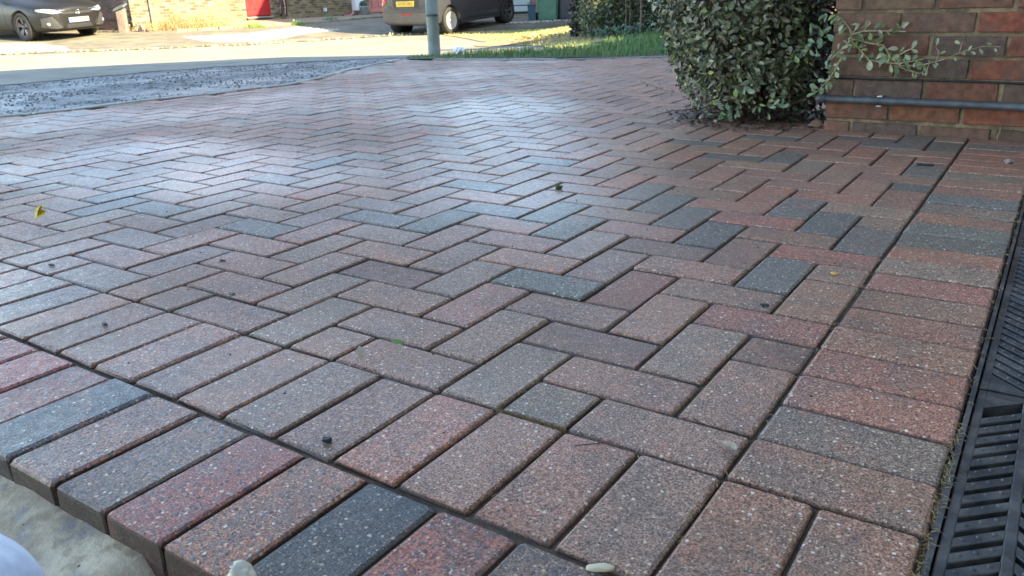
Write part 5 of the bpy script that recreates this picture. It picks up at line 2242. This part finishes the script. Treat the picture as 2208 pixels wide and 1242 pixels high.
for s in (1, -1):
    patch(B2, 'tail_light', [(s * .56, .72), (s * .70, .66), (s * .745, .80), (s * .70, 1.0), (s * .60, .98)], M_redl, car2, 'x-', .010, .03, .05)
rx = B2.bvh.ray_cast(Vector((-6, 0, .70)), Vector((1, 0, 0)))[0].x - .022
b = bmesh.new()
bbox(b, rx, rx + .012, -.26, .26, .70 - .058, .70 + .058, .003)
pl_ = obj('number_plate', b, simple('plate_yellow', (.72, .47, .045), .4), car2)
TM = Matrix.Translation((rx - .0015, 0, .70)) @ Matrix(((0, 0, -1), (-1, 0, 0), (0, 1, 0))).to_4x4()
text_mesh('AY18 OBU', .088, simple('plate_ink', (.38, .22, .03), .6), pl_, TM)
cut(body2, [cyl_cutter(0, .52, 1.2, .30, .325), cyl_cutter(0, -1.2, -.52, .30, .325), cyl_cutter(2.34, .52, 1.2, .30, .325), cyl_cutter(2.34, -1.2, -.52, .30, .325)])
for x in (0, 2.34):
    for s in (1, -1):
        wheel(car2, x, s * .715, .288, s, M_silver if x == 0 else M_alloy, 8 if x == 0 else 5, .66, x != 0)
        b = bmesh.new()
        lathe(b, [(0, 0), (.32, 0), (.32, .12 * s)], 32, 0, Matrix.Translation((x, s * .56, .30)) @ Matrix.Rotation(R(-90), 4, 'X'))
        obj('wheel_arch_liner', b, M_dark, car2)
for s in (1, -1):
    ax = 'y+' if s > 0 else 'y-'
    patch(B2, 'side_window', [(-.15, 1.0), (.1, 1.25), (1.2, 1.30), (1.75, 1.0)], M_glass, car2, ax, .005, .015, .15)
    for xx in (.62, 1.92):
        patch(B2, 'door_seam', [(xx - .12 * (xx < 1), .27), (xx + .008 - .12 * (xx < 1), .27), (xx + .008, .88), (xx, .88)], M_dark, car2, ax, .003, .01, .1)
    patch(B2, 'sill', [(.36, .20), (1.98, .20), (1.98, .27), (.36, .27)], M_dark, car2, ax, .012, .02, .2)
    patch(B2, 'door_handle', [(.78, .82), (.95, .82), (.95, .845), (.78, .845)], paint2, car2, ax, .03, .03, .1)
    b = bmesh.new()
    bbox(b, 1.75, 1.88, s * .83 if s > 0 else -.98, s * .83 + .15 if s > 0 else -.83, .92, 1.03, .03)
    obj('door_mirror', b, M_dark, car2)

# ------------------------------------------------------------------ small things on the paving
def bit(name, label, cat, bm, mat, loc, smooth=False, group=None):
    o = obj(name, bm, mat, None, smooth)
    o.location = loc
    tag(o, label, cat, group)
    return o


def stone(name, label, loc, r, mat, seed, flat=.6, stretch=(1, 1)):
    b = bmesh.new()
    t = bmesh.new()
    bmesh.ops.create_icosphere(t, subdivisions=3, radius=1)
    for v in t.verts:
        k = 1 + .45 * noise.noise(v.co * 1.1 + Vector((seed * 3, seed, 0))) + .12 * noise.noise(v.co * 3.5 + Vector((seed, 0, 0)))
        v.co = Vector((v.co.x * stretch[0], v.co.y * stretch[1], v.co.z * flat)) * r * k
    for f in t.faces:
        f.smooth = True
    merge(b, t, 0, Matrix.Rotation(seed, 4, 'Z'))
    return bit(name, label, 'stone', b, mat, loc)


stone('flint_pebble', 'cream and tan pebble resting on the pale mortar strip at the bottom left', (-.437, -.452, -.026), .0155, M_stone, 1.25, .5, (1.45, .75))
stone('small_pebble', 'small grey-white pebble at the bottom edge left of the cream and tan one', (-.476, -.482, -.036), .008, M_stone, 2.1)
stone('limestone_chip', 'knobbly greenish white stone lying on the dark charcoal block at the bottom edge', (-.318, -.392, .007), .0125, simple('pale_chip', (.62, .56, .42), .7, nscale=70, namt=.2, bumps=.5, bscale=200), 3.3, .75, (1.1, .95))
stone('shell_chip', 'flat yellowish white chip in the joint at the bottom centre right', (-.043, -.2065, .003), .009, simple('chip_cream', (.60, .50, .32), .6), .5, .28, (1.3, .55))
b = bmesh.new()
bbox(b, -.0055, .0055, -.0038, .0038, 0, .006, .0012, 0, Matrix.Rotation(.5, 4, 'Z') @ Matrix.Rotation(.12, 4, 'X'))
for v in b.verts:
    v.co += noise.noise_vector(v.co * 260) * .0016
bit('dark_stone', 'small black angular stone sitting on the front row of blocks', 'stone', b, simple('black_stone', (.022, .026, .03), .5), (-.433, -.173, .0))
stone('brown_lump', 'stone lump wedged under the corner of the outer course next to the pale mortar', (-.395, -.437, -.045), .025, M_conc, 5.5, .6)
stone('moss_clump', 'round green clump of moss on a block in the middle of the drive', (-.868, 1.12, .004), .011, simple('moss', (.05, .085, .02), .95, nscale=150, namt=.5, bumps=1, bscale=300), 6.1, .6)
stone('snail_shell', 'small pale snail shell lying on the border near the brick wall', (.143, 1.988, .006), .012, simple('shell', (.34, .25, .20), .5, nscale=90, namt=.5), 7.7, .6)
stone('orange_grit', 'tiny orange seed on the block beside the right-hand border', (-.055, .742, .003), .0052, simple('orange_seed', (.50, .28, .09), .6), .2, .6, (1.6, .8))

# yellow leaf
mm = Mass()
random.seed(4)
for k in range(3):
    mm.leaf(orient(Vector((k * .006 - .008, 0, .003 + k * .003)), Vector((random.gauss(0, .3), -1.2, .8)), Vector((.5 - k * .5, .1, .6)), 0, .022), jc((.62, .47, .05), .1), 1)
o = mm.build('yellow_leaf', M_leafs, None, None)
o.scale = (1.75, 1.75, 1.75)
o.location = (-1.845, .205, .003)
tag(o, 'curled bright yellow fallen leaf on the paving at the left', 'leaf')


def single(name, label, loc, color, size, nr, up, k=1):
    mm = Mass()
    mm.leaf(orient(Vector((0, 0, .002)), Vector(nr), Vector(up), 0, size), color, k)
    o = mm.build(name, M_leafs, None, None)
    o.location = loc
    tag(o, label, 'leaf')


single('green_leaf', 'tiny fresh green leaf scrap on a block near the left of the front row', (-.565, .09, .002), (.16, .30, .06), .020, (.3, -.3, 1), (1, .5, .2))
single('seed_husk', 'pale beige seed husk standing on the edge of a block left of centre', (-.543, .006, .002), (.55, .46, .36), .026, (1, -.5, .3), (-.3, .2, .8))
single('dry_leaf', 'shrivelled grey-beige dry leaf at the corner where the border begins', (-.030, .062, .003), (.30, .22, .14), .030, (-.1, -.3, 1), (.9, -.45, .12), 2)
single('brown_leaf', 'curled brown dead leaf at the foot of the bush against the wall', (-.535, 2.385, .012), (.22, .13, .08), .055, (.2, -.9, .5), (1, .1, .5))
b = bmesh.new()
tube(b, [(-.018, -.012, .002), (0, .001, .003), (.014, .018, .003)], [.0007, .0009, .0005], 5)
tube(b, [(0, .001, .003), (.012, .006, .004)], .0005, 5)
bit('twig', 'thin reddish brown twig lying on a front row block', 'twig', b, simple('red_twig', (.14, .07, .04), .8), (-.151, -.019, .001))
for n_, (loc, lab) in enumerate((((-.968, .109, .002), 'small dark flake of bark with a raised tip left of centre'), ((-1.037, -.098, .003), 'black crumb on the front row near the left edge'), ((-.117, .525, .002), 'dark curled scrap in a joint just left of the border'), ((-1.157, .233, .002), 'tiny black crumb on a field block left of the bark flake'), ((-1.454, .036, .002), 'tiny black crumb close to the left edge of the photo'))):
    b = bmesh.new()
    t = bmesh.new()
    bmesh.ops.create_icosphere(t, subdivisions=2, radius=1)
    for v in t.verts:
        v.co = Vector((v.co.x * 1.7, v.co.y * .6, v.co.z * .45)) * .0046 * (1 + 1.3 * noise.noise(v.co * 2 + Vector((n_ * 3, 0, 0))))
    merge(b, t)
    bit('debris_crumb', lab, 'debris', b, M_dark, loc)
b = bmesh.new()
bbox(b, -.023, .023, -.006, .006, 0, .004, .001, 0, Matrix.Rotation(.15, 4, 'Z'))
bit('plastic_strip', 'short flat black plastic strip lying on the paving near the brick wall', 'debris', b, M_dark, (-.059, 1.853, .002))

# fine litter: straw, root hairs and grit in joints
random.seed(99)
bm = bmesh.new()
for k in range(700):
    r = rnd()
    if r < .45:      # along the drain edge
        x, y = .2035 + random.gauss(0, .0016), random.uniform(-.35, 1.9)
        y = y if rnd() < .4 else random.uniform(-.25, .25)
    elif r < .8:
        x, y = random.choice(range(-12, 1)) / 10 + random.gauss(0, .002), random.uniform(-.2, 1.2)
    else:
        x, y = random.uniform(-1.6, .2), random.choice(range(-2, 14)) / 10 + random.gauss(0, .002)
    a = Vector((x, y, -.001 + .003 * rnd()))
    th = rnd() * 6.28
    l_ = random.uniform(.004, .014)
    c_ = a + Vector((math.cos(th) * l_, math.sin(th) * l_, random.uniform(0, .003)))
    md_ = a.lerp(c_, .5) + Vector((random.gauss(0, .002), random.gauss(0, .002), .003 * rnd()))
    tube(bm, [a, md_, c_], [.0003, .0003, .0002], 3, cap=False)
o = obj('straw_bits', bm, simple('straw', (.38, .27, .14), .8, nscale=90, namt=.4))
tag(o, 'fine straw and root hairs scattered over the block paving joints', 'plant litter')
o['kind'] = 'stuff'
bm = bmesh.new()
for k in range(260):
    x, y = random.uniform(-2.6, .15), random.uniform(-.35, 4.2)
    pebble(bm, Vector((x, y, .001)), random.uniform(.0008, .0024), k % 37)
o = obj('dark_grit', bm, M_dark)
tag(o, 'tiny dark crumbs of grit scattered over the block paving', 'grit')
o['kind'] = 'stuff'
# moss in the wide joint at the front
mm = Mass()
for k in range(1400):
    t = rnd()
    if k % 3:
        x, y = -.302 + .102 * t, -.001 + random.gauss(0, .0018)
    else:
        x, y = .204 + random.gauss(0, .0022), random.choice((-.02, -.06, .12, .05)) + random.gauss(0, .02)
    p = Vector((x, y, -.004))
    mm.blade(p, p + Vector((0, 0, .002)), p + Vector((random.gauss(0, .0015), random.gauss(0, .0015), random.uniform(.003, .0065))), .0006, Vector((1, 0, 0)), jc(random.choice([(.22, .13, .04), (.14, .12, .04), (.30, .22, .10)]), .2))
tag(mm.build('joint_moss', M_leafs), 'brownish moss filling the wide joint in the front row and beside the drain', 'moss')
# dry root on the wall foot
b = bmesh.new()
tube(b, [(.0, 0, .050), (.003, -.004, .03), (-.003, -.006, .012), (.002, -.012, .001)], .0011, 5)
bit('dry_root', 'thin pale dry root hanging at the foot of the brick wall', 'root', b, simple('pale_root', (.38, .32, .17), .8), (.085, 2.395, 0))

# unidentified pale thing close to the lens at the bottom left, modelled as a sack
b = bmesh.new()
t = bmesh.new()
bmesh.ops.create_icosphere(t, subdivisions=4, radius=1)
for v in t.verts:
    z = v.co.z
    k = 1 + .05 * noise.noise(v.co * 1.8)
    v.co = Vector((v.co.x * .084 * k, v.co.y * .084 * k, z * .082 * k if z > 0 else z * .225))
for f in t.faces:
    f.smooth = True
merge(b, t)
o = obj('sack_like_object', b, simple('pale_blue_plastic', (.58, .66, .86), .45, nscale=26, namt=.3))
o.location = (-.2539, -.6589, .1587)
tag(o, 'pale blue and white sack-like object, blurred in the bottom left corner', 'sack')
